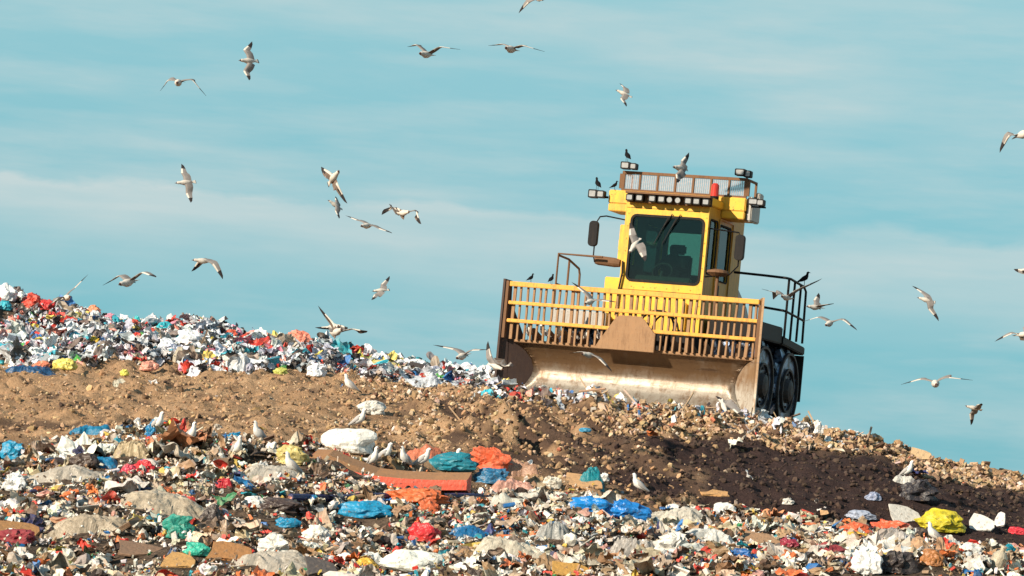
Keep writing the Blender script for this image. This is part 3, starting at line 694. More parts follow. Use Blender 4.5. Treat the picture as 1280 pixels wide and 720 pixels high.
pe = person(); pe.matrix_world = rootM @ Matrix.Translation((-.11, 2.62, 2.36))
tag(pe, 'person in dark clothing sitting at the wheel inside the yellow cab', 'person')

# ------------------------------------------------------------------ gulls
GM = ['gwhite', 'ggrey', 'gunder', 'gblack', 'gbeak']
def ringbody(bm, secs, n=10, mats=None):
    """secs: (center, halfwidth vec, halfheight vec)"""
    rings = []
    for c, w, h in secs: rings.append([bm.verts.new(c+w*cos(2*pi*k/n)+h*sin(2*pi*k/n)) for k in range(n)])
    for i in range(len(rings)-1):
        for k in range(n):
            f = bm.faces.new([rings[i][k], rings[i][(k+1) % n], rings[i+1][(k+1) % n], rings[i+1][k]]); f.smooth = True
            f.material_index = mats[i] if mats else 0
    bm.faces.new(rings[0][::-1]); bm.faces.new(rings[-1])
def catmull(p, n):
    q = [p[0]*2-p[1]]+p+[p[-1]*2-p[-2]]; out = []
    for i in range(1, len(q)-2):
        for k in range(n):
            t = k/n; a, b, c, d = q[i-1], q[i], q[i+1], q[i+2]
            out.append(.5*((2*b)+(c-a)*t+(2*a-5*b+4*c-d)*t*t+(3*b-a-3*c+d)*t**3))
    out.append(p[-1]); return out
vR, vU, vF = Vector(Rv), Vector(Uv), Vector(Fv)
def gull(body, head, w1, w2, label, D=None, sg=(1, -1), hz=-1, dmax=74, dark_tail=False, dors=None, scale=1.):
    """body (px,py); head = beak point; w = (wrist, tip) in photo pixels; 3D from true bone lengths"""
    bx, by = body
    L1, L2 = .22*scale, .31*scale
    if D is None:
        m_ = max(max(math.dist(w[0], body)/L1, math.dist(w[1], w[0])/L2) for w in (w1, w2))
        D = min(max(FPX/m_*.97, 40), dmax)
    c = Vector(P(bx, by, D)); u = D/FPX
    def off(a, b): return vR*((a[0]-b[0])*u)-vU*((a[1]-b[1])*u)
    def deep(v, L, s):
        p = v.length; return v+vF*(s*sqrt(max(0, L*L-p*p)))
    a = deep(off(head, body), .21*scale, hz).normalized()
    wings = []
    for w, s in ((w1, sg[0]), (w2, sg[1])):
        wr = deep(off(w[0], body), L1, s); tp = wr+deep(off(w[1], w[0]), L2, s); wings.append((wr, tp))
    span = (wings[1][1]-wings[0][1]).normalized()
    side = (span-a*span.dot(a)); side = side.normalized() if side.length > .2 else a.orthogonal()
    dr = a.cross(side); up = Vector((0, 0, 1)) if dors is None else Vector(dors)
    if dr.dot(up) < 0: dr = -dr
    side = dr.cross(a)
    bm = bmesh.new()
    S = [(.215, .002, .002, -.004), (.185, .007, .009, 0), (.17, .02, .02, .003), (.145, .029, .029, .004), (.115, .028, .029, .002), (.08, .037, .038, 0), (.03, .052, .052, -.004), (-.03, .048, .046, -.003), (-.09, .030, .028, 0), (-.125, .024, .013, 0), (-.185, .045, .005, 0), (-.205, .043, .003, 0)]
    secs = [(a*(s*scale)+dr*(z*scale), side*(w*scale), dr*(h*scale)) for s, w, h, z in S]
    ringbody(bm, secs, 10, [4, 4, 0, 0, 0, 0, 0, 0, 0, 0, 3 if dark_tail else 0])
    for wr, tp in wings:
        sd = side if wr.dot(side) > 0 else -side
        root = a*.035+sd*.02+dr*.015
        pts = catmull([root, root.lerp(wr, .5)+dr*.01, wr+a*.02, wr.lerp(tp, .5)+a*.0, tp-a*.02], 3)
        n = len(pts); prev = None
        for i, p in enumerate(pts):
            t = i/(n-1)
            ch = np.interp(t, [0, .25, .5, .75, .93, 1], [.155, .15, .125, .085, .045, .006])*scale
            th = np.interp(t, [0, .5, 1], [.016, .009, .002])*scale
            sv = (pts[min(i+1, n-1)]-pts[max(i-1, 0)]).normalized()
            cd = -a; cd = cd-sv*cd.dot(sv)
            if cd.length < .35: cd = cd+(-dr-sv*(-dr).dot(sv))*.35
            cd.normalize(); nn_ = sv.cross(cd); 
            if nn_.dot(dr) < 0: nn_ = -nn_
            ring = [p, p+cd*ch*.3+nn_*th, p+cd*ch*.7+nn_*th*.6, p+cd*ch, p+cd*ch*.7+nn_*th*.1, p+cd*ch*.3-nn_*th*.6]
            vs = [bm.verts.new(x) for x in ring]
            if prev:
                for k in range(6):
                    f = bm.faces.new([prev[k], prev[(k+1) % 6], vs[(k+1) % 6], vs[k]]); f.smooth = k not in (2, 3)
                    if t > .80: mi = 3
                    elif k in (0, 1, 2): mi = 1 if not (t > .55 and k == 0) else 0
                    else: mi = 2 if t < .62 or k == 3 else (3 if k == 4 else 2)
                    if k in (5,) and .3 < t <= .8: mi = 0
                    f.material_index = mi
            prev = vs
    bmesh.ops.recalc_face_normals(bm, faces=bm.faces)
    me = bpy.data.meshes.new('gull'); bm.to_mesh(me); bm.free()
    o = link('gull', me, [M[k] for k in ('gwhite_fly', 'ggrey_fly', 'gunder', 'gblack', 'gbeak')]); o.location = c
    tag(o, label, 'gull', 'gulls flying over the landfill'); return o
G = gull
G((223, 103), (223, 105), ((208, 100.5), (196, 112)), ((241, 101), (259, 121)), 'gull with drooped wings in an arch, leftmost of the high gulls')
G((311, 76), (299, 76), ((305, 62), (312, 50)), ((306, 89), (312, 102)), 'gull banking with wings held straight up and down, above the drooped-wing gull', dark_tail=True, dors=(0, -1, 0))
G((232, 228), (219, 229), ((227, 216), (223, 204)), ((234, 242), (239, 254)), 'pale gull banking alone at left below the arched-wing gull', dors=(0, -1, 0))
G((417, 222), (425, 213), ((408, 213), (400, 206)), ((423, 232), (436, 254)), 'white-bellied gull with dark underwings, uppermost of the cluster of three', dark_tail=True, dors=(0, .6, 1), dmax=62)
G((419, 256), (410, 250), ((419, 250), (417, 244)), ((420, 264), (424, 273)), 'small bluish gull just below the white-bellied gull', dors=(0, -1, 0), dark_tail=True)
G((459, 282), (451, 283), ((445, 275), (430, 269)), ((474, 286), (490, 292)), 'pale gull gliding edge-on with long straight tilted wings', dark_tail=True)
G((504, 266), (513, 265), ((493, 259), (477, 268)), ((520, 264), (528, 280)), 'white gull with bowed dark wings right of the edge-on glider', dark_tail=True)
G((533, 68), (524, 68), ((519, 55.5), (507, 56)), ((550, 59), (575, 63)), 'gull with raised wings and dark tail, top centre of the sky', dark_tail=True)
G((639, 61.5), (631, 61), ((626, 54), (609, 54)), ((653, 58), (680, 66)), 'gull gliding with level dark wings, right of the raised-wing gull', dark_tail=True)
G((673, -2), (680, 1), ((660, 4), (649, 15)), ((686, -10), (698, -18)), 'gull cut off by the top edge of the photo')
G((780, 117), (769, 112), ((779, 108), (774, 102)), ((776, 124), (781, 134)), 'small pale gull high above the compactor cab', dors=(0, -1, 0))
G((850, 210), (840, 209), ((853, 200), (862, 189)), ((845, 218), (843, 229)), 'pale gull banking in front of the roof guard rail', D=55, dors=(0, -1, .3))
G((793, 307), (786, 317), ((787, 293), (787, 279)), ((799, 316), (804, 328)), 'pale gull passing in front of the left of the windscreen', D=53, dors=(0, -1, .2))
G((83, 372), (90, 371), ((93, 360), (109, 343)), ((75, 373), (66, 383)), 'gull rising over the red bags at the far left of the back heap', dmax=60)
G((160, 353), (150, 356), ((146, 345), (123, 357)), ((178, 341), (197, 347)), 'gull with spread bowed wings over the left of the back heap')
G((254, 326), (240, 325), ((247, 327), (235, 339)), ((267, 331), (278, 349)), 'gull with both wings swept down, right of the bowed-wing gull', dark_tail=True)
G((476, 363), (465, 364), ((477, 355), (485, 345)), ((469, 368), (464, 375)), 'grey gull banking alone between the back heap and the blade', dors=(0, -1, 0), dark_tail=True)
G((421, 415), (429, 411), ((414, 402), (397, 382)), ((440, 411), (461, 413)), 'gull with one wing raised steeply over the coral bag')
G((417, 408), (425, 408), ((408, 408), (393, 409.5)), ((426, 406), (437, 409)), 'gull overlapped by the steep-winged gull, its wings level', D=64)
G((578, 445), (570, 448), ((566, 437), (540, 432)), ((590, 438), (608, 437)), 'gull skimming the plastic left of the blade with raised wings', dmax=66)
G((620, 458), (630, 462), ((614, 444), (611, 427)), ((630, 457), (642, 458)), 'gull with one wing straight up at the left end of the blade', D=56)
G((737, 444), (726, 442), ((724, 440), (710, 442)), ((749, 449), (763, 464)), 'pale gull gliding in front of the blade face', D=53)
G((738, 377), (730, 380), ((729, 365), (714, 353)), ((752, 376), (769, 378)), 'gull flying in front of the left half of the blade cage', D=55)
G((983, 372), (975, 370), ((998, 361), (1027, 348)), ((970, 366), (950, 361)), 'gull with long straight wings crossing the right handrail', D=55)
G((1019, 384), (1007, 383), ((1019, 375), (1025, 366)), ((1028, 381), (1038, 379)), 'white gull with both wings up just right of the handrail', dors=(0, 0, 1), dmax=60)
G((1037, 404), (1030, 407), ((1023, 397), (1003, 403)), ((1053, 400), (1069, 413)), 'gull with bowed wings below the white gull at the right handrail')
G((1158, 375), (1144, 371), ((1153, 366), (1141, 357)), ((1161, 387), (1171, 401)), 'gull banking with diagonal wings in the open sky at right', dors=(0, -1, 0))
G((1169, 479), (1168, 481), ((1151, 475), (1130, 482)), ((1184, 472), (1213, 475)), 'gull gliding head-on with wide level wings, low in the right sky')
G((1217, 510), (1206, 507), ((1214, 518), (1215, 532)), ((1220, 506), (1222, 503)), 'brownish gull with one wing hanging down, lowest in the right sky', dors=(0, -1, 0))
G((1278, 418), (1288, 416), ((1264, 418), (1246, 427)), ((1290, 412), (1304, 420)), 'gull entering at the right edge halfway down')
G((1278, 168), (1288, 164), ((1262, 171), (1253, 190)), ((1290, 162), (1302, 172)), 'gull cut by the right edge high in the sky')
G((1285, 337), (1292, 337), ((1279, 336), (1272, 336)), ((1293, 335), (1303, 337)), 'gull of which only a wing tip shows at the right edge')
G((905, 508), (908, 516), ((901, 503), (897, 497)), ((914, 511), (926, 521)), 'gull hovering low before the right end of the blade', D=54)

def standing(px, py, label, face=-1, D=None, scale=1., crow=False, loc=None, az=None):
    """gull on its feet; px,py = its feet"""
    if loc is None:
        if D is None: q, D = ray_hit(px, py); loc = (q[0], q[1], hgt1(q[0], q[1])-.01)
        else: loc = P(px, py, D)
    bm = bmesh.new(); X = Vector((1, 0, 0)); Y = Vector((0, 1, 0)); Z = Vector((0, 0, 1))
    path = [((-.19, .07), .012, .004), ((-.15, .09), .03, .012), ((-.095, .125), .045, .035), ((-.03, .165), .060, .058), ((.03, .205), .058, .060), ((.055, .25), .038, .04), ((.062, .285), .028, .028), ((.068, .315), .032, .032), ((.083, .33), .028, .027), ((.103, .328), .014, .013), ((.118, .325), .006, .007), ((.143, .317), .002, .002)]
    secs = []
    for i, ((x, z), w, h) in enumerate(path):
        a_, b_ = path[max(i-1, 0)][0], path[min(i+1, len(path)-1)][0]; d = Vector((b_[0]-a_[0], 0, b_[1]-a_[1])).normalized()
        secs.append((X*x+Z*z, Y*w, d.cross(Y)*h))
    ringbody(bm, secs, 10, [3, 0, 0, 0, 0, 0, 0, 0, 0, 4, 4])
    for s in (-1, 1):
        ringbody(bm, [(X*x+Z*z+Y*s*y, Y*w, Z*h) for x, z, y, w, h in ((.04, .225, .042, .008, .01), (.015, .205, .052, .014, .035), (-.05, .165, .05, .016, .04), (-.11, .125, .037, .012, .025), (-.17, .09, .018, .008, .012), (-.22, .06, .008, .003, .004))], 8, [1, 1, 1, 1, 3])
        tube(bm, [(.0, s*.025, .13), (.005, s*.025, .06), (.0, s*.025, .0)], .005, 5, mi=4)
        prism(bm, [(-.012, s*.025), (.045, s*.025-.02), (.045, s*.025+.02)], 'z', -.002, .004, mi=4)
    bmesh.ops.recalc_face_normals(bm, faces=bm.faces)
    me = bpy.data.meshes.new('gull'); bm.to_mesh(me); bm.free()
    o = link('starling' if crow else 'gull', me, [M['crow']]*5 if crow else [M[k] for k in GM]); o.location = loc
    o.rotation_euler = (0, 0, (pi+.6 if face < 0 else -.6)+(random.uniform(-.5, .5) if az is None else az)); o.scale = (scale,)*3
    tag(o, label, 'starling' if crow else 'gull', 'starlings perched on the compactor' if crow else 'gulls standing about the landfill'); return o
St = standing
St(448, 541, 'gull standing on the dirt above the big white sack', 1)
St(466, 588, 'gull on the red slab, nearest the white sack', 1)
St(480, 583, 'gull on the red slab, second from the white sack', 1)
St(505, 588, 'gull on the red slab, middle of the five in a row', -1)
St(528, 589, 'gull on the red slab, just left of the teal cloth', 1)
St(566, 589, 'gull standing in front of the teal cloth on the red slab', 1)
St(363, 597, 'gull standing in front of the olive yellow bag', -1)
St(196, 545, 'white gull standing by the fanned blue sheet', 1)
St(238, 559, 'gull standing at the dirt edge right of the fanned blue sheet', 1)
St(322, 557, 'gull standing at the dirt edge left of the olive yellow bag', -1)
St(295, 577, 'gull standing in the litter by the navy scraps', 1)
St(797, 622, 'pale gull standing above the large blue bag', -1)
St(1166, 683, 'gull standing among litter in front of the large yellow bag', -1)
St(436, 494, 'gull standing where the back heap meets the dirt bank', -1)
St(1134, 602, 'gull standing on the dark slope by the black sheeting', 1)
for i, (x, w) in enumerate(((-2.02, 'leftmost of six'), (-1.74, 'second from left of six'), (-1.45, 'third from left of six'), (-1.18, 'fourth from left of six'), (-.92, 'fifth from left of six'), (-.66, 'nearest the rusty shield, last of six'))):
    lc = rootM @ Vector((x+.02, .23+.02*(i % 2), 1.062)); St(0, 0, 'gull sheltering behind the blade cage, '+w, -1 if i % 2 else 1, loc=lc, scale=.92, az=random.uniform(-1.2, 1.2))
St(0, 0, 'black starling on the left end of the cage top rail', 1, loc=rootM @ Vector((-2.0, .05, 2.105)), scale=.5, crow=True, az=1.2)
St(0, 0, 'black starling on the cage top rail, second from its left end', 1, loc=rootM @ Vector((-1.60, .05, 2.105)), scale=.55, crow=True, az=1.6)
St(0, 0, 'black bird perched on the top left roof lamp', 1, loc=rootM @ Vector((-1.08, 2.2, 4.66)), scale=.72, crow=True, az=2.6)
St(0, 0, 'black bird perched on the outer left lamp pair', 1, loc=rootM @ Vector((-1.60, 2.15, 4.085)), scale=.72, crow=True, az=2.6)
St(0, 0, 'small bird perched on the left corner of the yellow roof', 1, loc=rootM @ Vector((-1.28, 2.22, 4.12)), scale=.5, crow=True, az=.3)
St(0, 0, 'black bird perched on the corner of the right handrail', 1, loc=rootM @ Vector((1.97, 4.5, 2.72)), scale=.8, crow=True, az=.4)

# ------------------------------------------------------------------ individual litter
SEED = [100]; FOOT = []
def finish(o, label, cat): tag(o, label, cat); return o
def lump(name, px, py, w, h, col, label, cat, dr=.7, gloss=.4, rough_=.8, sharp=3.0, zs=1., sub=4, rot=0.):
    SEED[0] += 1; s = SEED[0]
    q, D = ray_hit(px, py+h*.42); u = D/FPX; W = w*u; Hh = h*u*zs
    bm = bmesh.new(); bmesh.ops.create_icosphere(bm, subdivisions=sub, radius=1.)
    V = np.array([v.co[:] for v in bm.verts])
    d = 1+(ridged(V[:, 0]*sharp*.5+s*3.1, V[:, 1]*sharp*.5, V[:, 2]*sharp*.5, 3, s)-.62)*rough_*1.1+(ridged(V[:, 0]*sharp*1.3+s, V[:, 1]*sharp*1.3, V[:, 2]*sharp*1.3, 2, s+5)-.6)*rough_*.16+(fbm(V[:, 0]*.9+s, V[:, 1]*.9, V[:, 2]*.9, 2, s)-.5)*1.0
    V = V*d[:, None]; V[:, 0] += (vnoise(V[:, 2]*2.5, V[:, 1]*2, s, s)-.5)*.5
    V[:, 2] = np.where(V[:, 2] < -.35, -.35+(V[:, 2]+.35)*.2, V[:, 2])
    V[:, 2] -= V[:, 2].min()
    V /= np.array([np.ptp(V[:, 0])/2, np.ptp(V[:, 1])/2, V[:, 2].max()]); V *= np.array([W/2, W/2*dr, Hh])
    for v, c in zip(bm.verts, V): v.co = c
    # follow the ground
    me = bpy.data.meshes.new(name); bm.to_mesh(me); bm.free()
    FOOT.append((q[0], q[1]+W*dr*.35, W, W*dr)); o = link(name, me, item_mat(col, gloss)); o.location = (q[0], q[1]+W*dr*.35, hgt1(q[0], q[1])+.005); o.rotation_euler = (radians(random.uniform(2, 8)), 0, rot-roll*.3)
    return finish(o, label, cat)
def drape(name, px, py, w, h, col, label, cat, dr=.55, gloss=.35, nx=44, ny=22, fr=2.0, rot=0.):
    """a crumpled sheet lying over the litter with folds"""
    SEED[0] += 1; s = SEED[0]
    q, D = ray_hit(px, py+h*.3); u = D/FPX; W = w*u; Hh = h*u; Dp = W*dr
    X, Y = np.meshgrid(np.linspace(-1, 1, nx), np.linspace(-1, 1, ny))
    ang = np.arctan2(Y, X); rr = 1+(fbm(np.cos(ang)*2.2+s, np.sin(ang)*2.2, s, 3, s)-.5)*.9
    Xd = X*rr*(1-.12*Y*Y); Yd = Y*rr
    gx = q[0]+Xd*W/2; gy = q[1]+Dp*.5+Yd*Dp/2
    edge_ = np.maximum(np.abs(X), np.abs(Y)); dome = np.clip((1.0-edge_)*2.4, 0, 1)*np.clip(1-(X**2+Y**2)*.35, .1, 1)
    Zf = (ridged(X*fr*.9+Y*1.3+s, Y*fr*.8-X*.5+s*.3, 0, 4, s)*.75+fbm(X*1.3+s, Y, 0, 2, s)*.7+(ridged(X*4+s, Y*2.5, 0, 3, s+3)-.5)*.7)*dome*Hh*.48-.06*np.clip((edge_-.75)*4, 0, 1)
    FOOT.append((q[0], q[1]+Dp*.5, W*.72, Dp*.7)); Z = height(gx, gy)+Zf+.045
    V = np.stack([gx-q[0], gy-q[1], Z-q[2]], -1).reshape(-1, 3)
    Fq = [(j*nx+i, j*nx+i+1, (j+1)*nx+i+1, (j+1)*nx+i) for j in range(ny-1) for i in range(nx-1)]
    me = bpy.data.meshes.new(name); me.from_pydata(V.tolist(), [], Fq)
    o = link(name, me, item_mat(col, gloss, True)); o.location = q
    md = o.modifiers.new('thickness', 'SOLIDIFY'); md.thickness = .012
    return finish(o, label, cat)
def board(name, px, py, w, h, col, label, cat, rz=0., lean=.5, th=.03, ratio=.7, gloss=.8, ry_=0., brk=True):
    """flat stiff piece (cardboard, panel, plank) leaning on the litter with torn edges"""
    SEED[0] += 1; r = np.random.default_rng(SEED[0])
    q, D = ray_hit(px, py+h*.4); u = D/FPX; W = w*u; Lh = max(h*u/max(sin(lean), .15), .05)
    poly = [(-.5, 0), (-.2, -.03), (.15, .02), (.5, 0), (.52, .4), (.47, .9), (.2, 1.02), (-.1, .95), (-.48, 1.0), (-.51, .5)]
    poly = [((x+(r.normal(0, .05) if brk else 0))*W, (y*(1-(.5*max(0, (x+.2)) if brk else 0))+(r.normal(0, .08) if brk else 0))*Lh) for x, y in poly]
    bm = bmesh.new(); prism(bm, poly, 'z', 0, th)
    bmesh.ops.bevel(bm, geom=bm.edges[:], offset=th*.2, segments=1, affect='EDGES')
    FOOT.append((q[0], q[1]+Lh*.4, W, max(Lh*cos(lean), .2))); o = frombm(name, bm, item_mat(col, gloss)); o.location = (q[0], q[1], hgt1(q[0], q[1])-.01); o.rotation_euler = (lean, ry_, rz)
    return finish(o, label, cat)
def pole(name, a, b, r, col, label, cat, dz=(0.05, .05), sag=0.):
    qa, Da = ray_hit(*a); qb, Db = ray_hit(*b); A = Vector(qa)+Vector((0, 0, dz[0])); B = Vector(qb)+Vector((0, 0, dz[1]))
    bm = bmesh.new(); n = 9; tube(bm, [A.lerp(B, k/n)-A+Vector((0, 0, sag*sin(pi*k/n)+random.uniform(-.01, .01))) for k in range(n+1)], r, 7)
    o = frombm(name, bm, item_mat(col, .5)); o.location = A; return finish(o, label, cat)

# the long curved red slab: red skirt, brown top
def red_slab():
    front = [(385, 590), (405, 596), (430, 602), (465, 606.5), (500, 609), (540, 610), (583, 610)]
    hs = [18, 17, 15, 12, 11, 10, 10]
    D0 = [ray_hit(x, y-2)[1] for x, y in front]; dm = float(np.mean(D0)); D0 = [dm+.15, dm+.02, dm-.08, dm-.1, dm-.1, dm-.1, dm-.1]
    org = Vector(P(484, 606, D0[3])); bm = bmesh.new(); rows = []
    for (x, y), h, D in zip(front, hs, D0):
        b = Vector(P(x, y, D))-org; hh = h*D/FPX; back = 1.25 if x < 560 else 1.1
        zb = lambda dy: max(b.z+hh+.03, hgt1(b.x+org.x, b.y+org.y+dy)-org.z+.06)
        z1 = zb(.35); z2 = max(zb(back), z1+.08)
        rows.append([bm.verts.new(v) for v in (b-Vector((0, 0, .03)), b, b+Vector((0, .0, hh*.5+random.uniform(-.01, .01))), b+Vector((0, .01, hh)), Vector((b.x+.02, b.y+.35, z1)), Vector((b.x+.05, b.y+back, z2)), Vector((b.x+.05, b.y+back, z2-.3)))])
        FOOT.append((b.x+org.x, b.y+org.y+.5, .55, 1.35)); FOOT.append((b.x+org.x, b.y+org.y-.25, .5, .4))
    for i in range(len(rows)-1):
        for k in range(6):
            f = bm.faces.new([rows[i][k], rows[i+1][k], rows[i+1][k+1], rows[i][k+1]]); f.material_index = 1 if k in (3, 4) else 0
        f = bm.faces.new([rows[i][6], rows[i+1][6], rows[i+1][0], rows[i][0]])
    bm.faces.new(rows[0][::-1]); bm.faces.new(rows[-1])
    bmesh.ops.recalc_face_normals(bm, faces=bm.faces)
    me = bpy.data.meshes.new('slab'); bm.to_mesh(me); bm.free()
    rd = item_mat((.72, .105, .055), .6); bt = item_mat((.40, .19, .075), .8)
    o = link('broken_slab', me, [rd, bt]); o.location = org
    tag(o, 'long curved red slab with brown top surface, lying where the dirt slope meets the litter', 'slab')
red_slab()
W_ = (.78, .77, .72)
lump('sack', 440, 554, 72, 34, W_, 'large full white sack behind the red slab', 'sack', .7, .55, .35, 2.0)
lump('bag', 465, 511, 38, 19, (.62, .6, .55), 'pale grey bag lying alone high on the dirt slope', 'bag', .8, .5, .5)
lump('bag', 364, 571, 44, 26, (.52, .42, .15), 'olive yellow bag left of the red slab', 'bag', .7)
lump('cloth', 612, 577, 62, 32, (.66, .12, .045), 'orange-red cloth heaped behind the right end of the red slab', 'cloth', .5, .6, 1.6, 3.4)
drape('cloth', 540, 570, 84, 16, (.70, .22, .12), 'coral cloth behind the gulls on the red slab', 'cloth', .4)
lump('cloth', 564, 581, 74, 26, (.01, .20, .27), 'teal cloth on the right end of the red slab', 'cloth', .5, .5, .6, 3)
lump('bag', 612, 599, 46, 22, (.02, .14, .28), 'dark blue bag right of the red slab', 'bag', .6)
drape('cloth', 656, 587, 46, 16, (.02, .33, .36), 'teal strip of cloth on the dirt right of the orange-red cloth', 'cloth', .5)
drape('sheet', 640, 592, 60, 22, (.50, .28, .18), 'pinkish tan sheet right of the orange-red cloth', 'sheet', .5)
drape('sheet', 640, 615, 62, 20, (.66, .36, .28), 'salmon sheet in the litter under the pinkish tan sheet', 'sheet', .5)
lump('bag', 520, 622, 84, 20, (.68, .16, .05), 'flat orange bag in front of the red slab', 'bag', .5, .5, 1.)
lump('bag', 536, 636, 30, 24, (.60, .13, .045), 'dark orange bag lying over the navy pipe', 'bag', .6)
pole('pipe', (362, 634), (664, 630), .045, (.018, .02, .10), 'long navy pipe lying across the middle litter', 'pipe', (.12, .12))
lump('bag', 456, 639, 72, 22, (.01, .25, .46), 'bright blue bag at the navy pipe, left of the dark orange bag', 'bag', .5)
lump('bag', 740, 635, 60, 26, (.01, .20, .56), 'left half of a torn bright blue bag pair', 'bag', .5, .3, .7)
lump('bag', 781, 640, 66, 28, (.01, .18, .52), 'largest bright blue bag, right of centre', 'bag', .5, .3, .9)
lump('bag', 530, 668, 44, 25, (.62, .03, .035), 'red bag left of the pale plastic arch', 'bag', .7)
drape('sheet', 592, 672, 60, 14, (.015, .17, .40), 'blue sheet scraps between the red bag and the pale plastic arch', 'sheet', .5)
drape('sheet', 642, 690, 112, 34, (.64, .58, .47), 'arched sheet of cloudy plastic film low in the centre', 'plastic sheet', .45, .3)
lump('sack', 520, 706, 84, 30, (.76, .76, .68), 'white sack slab at the bottom edge left of the cloudy arch', 'sack', .6, .6, .35)
lump('cloth', 222, 662, 46, 32, (.02, .25, .19), 'dark teal-green cloth peak in the lower left', 'cloth', .6, .5, .8)
lump('bag', 243, 689, 36, 18, (.03, .42, .30), 'mint green bag below the dark teal-green peak', 'bag', .6)
board('cardboard', 288, 692, 54, 24, (.36, .17, .06), 'torn brown cardboard right of the mint green bag', 'cardboard', .1, .6)
board('cardboard', 222, 703, 40, 18, (.46, .26, .09), 'ochre cardboard at the bottom left of the mint green bag', 'cardboard', -.15, .5)
board('cardboard', 178, 690, 60, 14, (.22, .13, .08), 'dark brown board left of the mint green bag', 'cardboard', .1, .35)
lump('bag', 180, 584, 28, 16, (.62, .02, .03), 'bright red bag in the left litter', 'bag', .6)
lump('bag', 160, 588, 20, 13, (.60, .06, .10), 'crimson bag touching the bright red bag', 'bag', .6)
lump('bag', 15, 566, 36, 26, (.01, .24, .42), 'blue bag at the left edge', 'bag', .7)
drape('sheet', 108, 543, 54, 11, (.01, .22, .42), 'long blue sheet at the foot of the dirt on the left', 'sheet', .5)
lump('sheet', 190, 537, 22, 22, (.01, .2, .42), 'fanned blue sheet standing up at the foot of the dirt', 'sheet', .4, .4, 1.4)
lump('bag', 292, 547, 20, 12, (.01, .22, .42), 'small blue bag at the dirt edge left of the olive yellow bag', 'bag', .6)
pole('lath', (147, 549), (172, 537), .035, (.72, .7, .68), 'white lath leaning beside the fanned blue sheet', 'lath', (.02, .15))
lump('bag', 104, 577, 40, 20, (.07, .045, .035), 'dark brown bag beneath the red scraps on the left', 'bag', .6)
drape('sheet', 122, 584, 44, 10, (.01, .22, .45), 'blue scrap below the dark brown bag', 'sheet', .5)
drape('sheet', 162, 566, 50, 22, (.58, .45, .27), 'cream sheet between the left dirt edge and the bright red bag', 'sheet', .6)
drape('sheet', 80, 596, 122, 17, (.55, .49, .41), 'long pale greyish film sheet in the left litter', 'plastic sheet', .4, .35)
drape('sheet', 200, 640, 130, 26, (.56, .47, .35), 'wide cloudy brown film sheet left of the dark teal-green peak', 'plastic sheet', .45, .3)
drape('sheet', 105, 660, 110, 26, (.50, .41, .30), 'crumpled brown film sheet in the lower left', 'plastic sheet', .45, .4)
drape('sheet', 340, 594, 80, 18, (.52, .48, .42), 'pale film sheet below the olive yellow bag', 'plastic sheet', .5, .3)
drape('sheet', 335, 707, 110, 22, (.56, .50, .42), 'grey film sheet at the bottom edge, right of the torn brown cardboard', 'plastic sheet', .45, .3)
lump('bag', 345, 683, 42, 28, (.68, .67, .62), 'crumpled white bag right of the torn brown cardboard', 'bag', .6, .4, 1.1)
lump('bag', 394, 668, 40, 20, (.74, .72, .66), 'folded white sack left of the bright blue bag', 'sack', .6, .5, .6)
lump('bag', 315, 630, 34, 16, (.72, .7, .66), 'white crumpled bag left end of the navy pipe', 'bag', .6, .5, .8)
lump('bag', 350, 634, 56, 18, (.06, .04, .035), 'black bag at the left end of the navy pipe', 'bag', .6)
lump('bag', 265, 650, 36, 34, (.05, .035, .03), 'black-brown bag right of the dark teal-green peak', 'bag', .7)
lump('bag', 358, 655, 34, 12, (.01, .22, .40), 'blue bag below the black bag at the pipe end', 'bag', .6)
drape('sheet', 278, 606, 22, 14, (.62, .02, .04), 'twisted red ribbon of cloth left of centre', 'cloth', .5)
board('board', 20, 661, 60, 16, (.34, .17, .06), 'brown board at the left edge low down', 'board', .05, .4)
lump('cloth', 22, 673, 50, 18, (.26, .03, .04), 'maroon cloth under the brown board', 'cloth', .6, .8)
lump('bag', 78, 712, 34, 16, (.28, .26, .05), 'olive bag at the bottom left edge', 'bag', .6)
lump('bag', 15, 605, 32, 24, (.74, .74, .72), 'white torn bag at the left edge', 'bag', .6, .5, 1.2)
lump('bag', 456, 708, 34, 18, (.66, .40, .05), 'ochre yellow bag at the bottom left of centre', 'bag', .6)
board('panel', 405, 712, 36, 20, (.09, .075, .07), 'dark grey triangular panel at the bottom', 'panel', .3, .5)
board('cardboard', 715, 714, 44, 16, (.50, .27, .06), 'ochre cardboard at the bottom right of centre', 'cardboard', .1, .5)
drape('sheet', 790, 688, 70, 46, (.50, .46, .42), 'clear film bag standing in the litter right of centre', 'plastic sheet', .5, .25)
lump('bag', 770, 690, 12, 12, (.72, .05, .03), 'small red scrap on the clear film bag', 'scrap', .6)
drape('sheet', 835, 655, 90, 30, (.66, .61, .52), 'wide pale film sheet right of the largest bright blue bag', 'plastic sheet', .5, .3)
lump('bag', 842, 682, 50, 30, (.74, .71, .66), 'striped pale bag with folds right of the clear film bag', 'bag', .6, .4, 1.3, 5)
drape('sheet', 690, 668, 44, 24, (.42, .42, .40), 'grey film fold above the ochre cardboard', 'plastic sheet', .6, .3)
board('cardboard', 728, 606, 46, 14, (.46, .27, .13), 'tan cardboard at the dirt edge above the bright blue bags', 'cardboard', -.2, .5)
lump('bag', 690, 606, 26, 16, (.60, .55, .46), 'cream bag at the dirt edge right of the salmon sheet', 'bag', .6)
drape('cloth', 737, 602, 34, 16, (.01, .28, .34), 'teal cloth strip on the tan cardboard', 'cloth', .5)
lump('bag', 755, 598, 16, 12, (.72, .71, .68), 'small white bag at the dirt edge beside the teal strip', 'bag', .6)
lump('bag', 932, 698, 50, 20, (.01, .10, .32), 'deep blue bag low in the right litter', 'bag', .6)
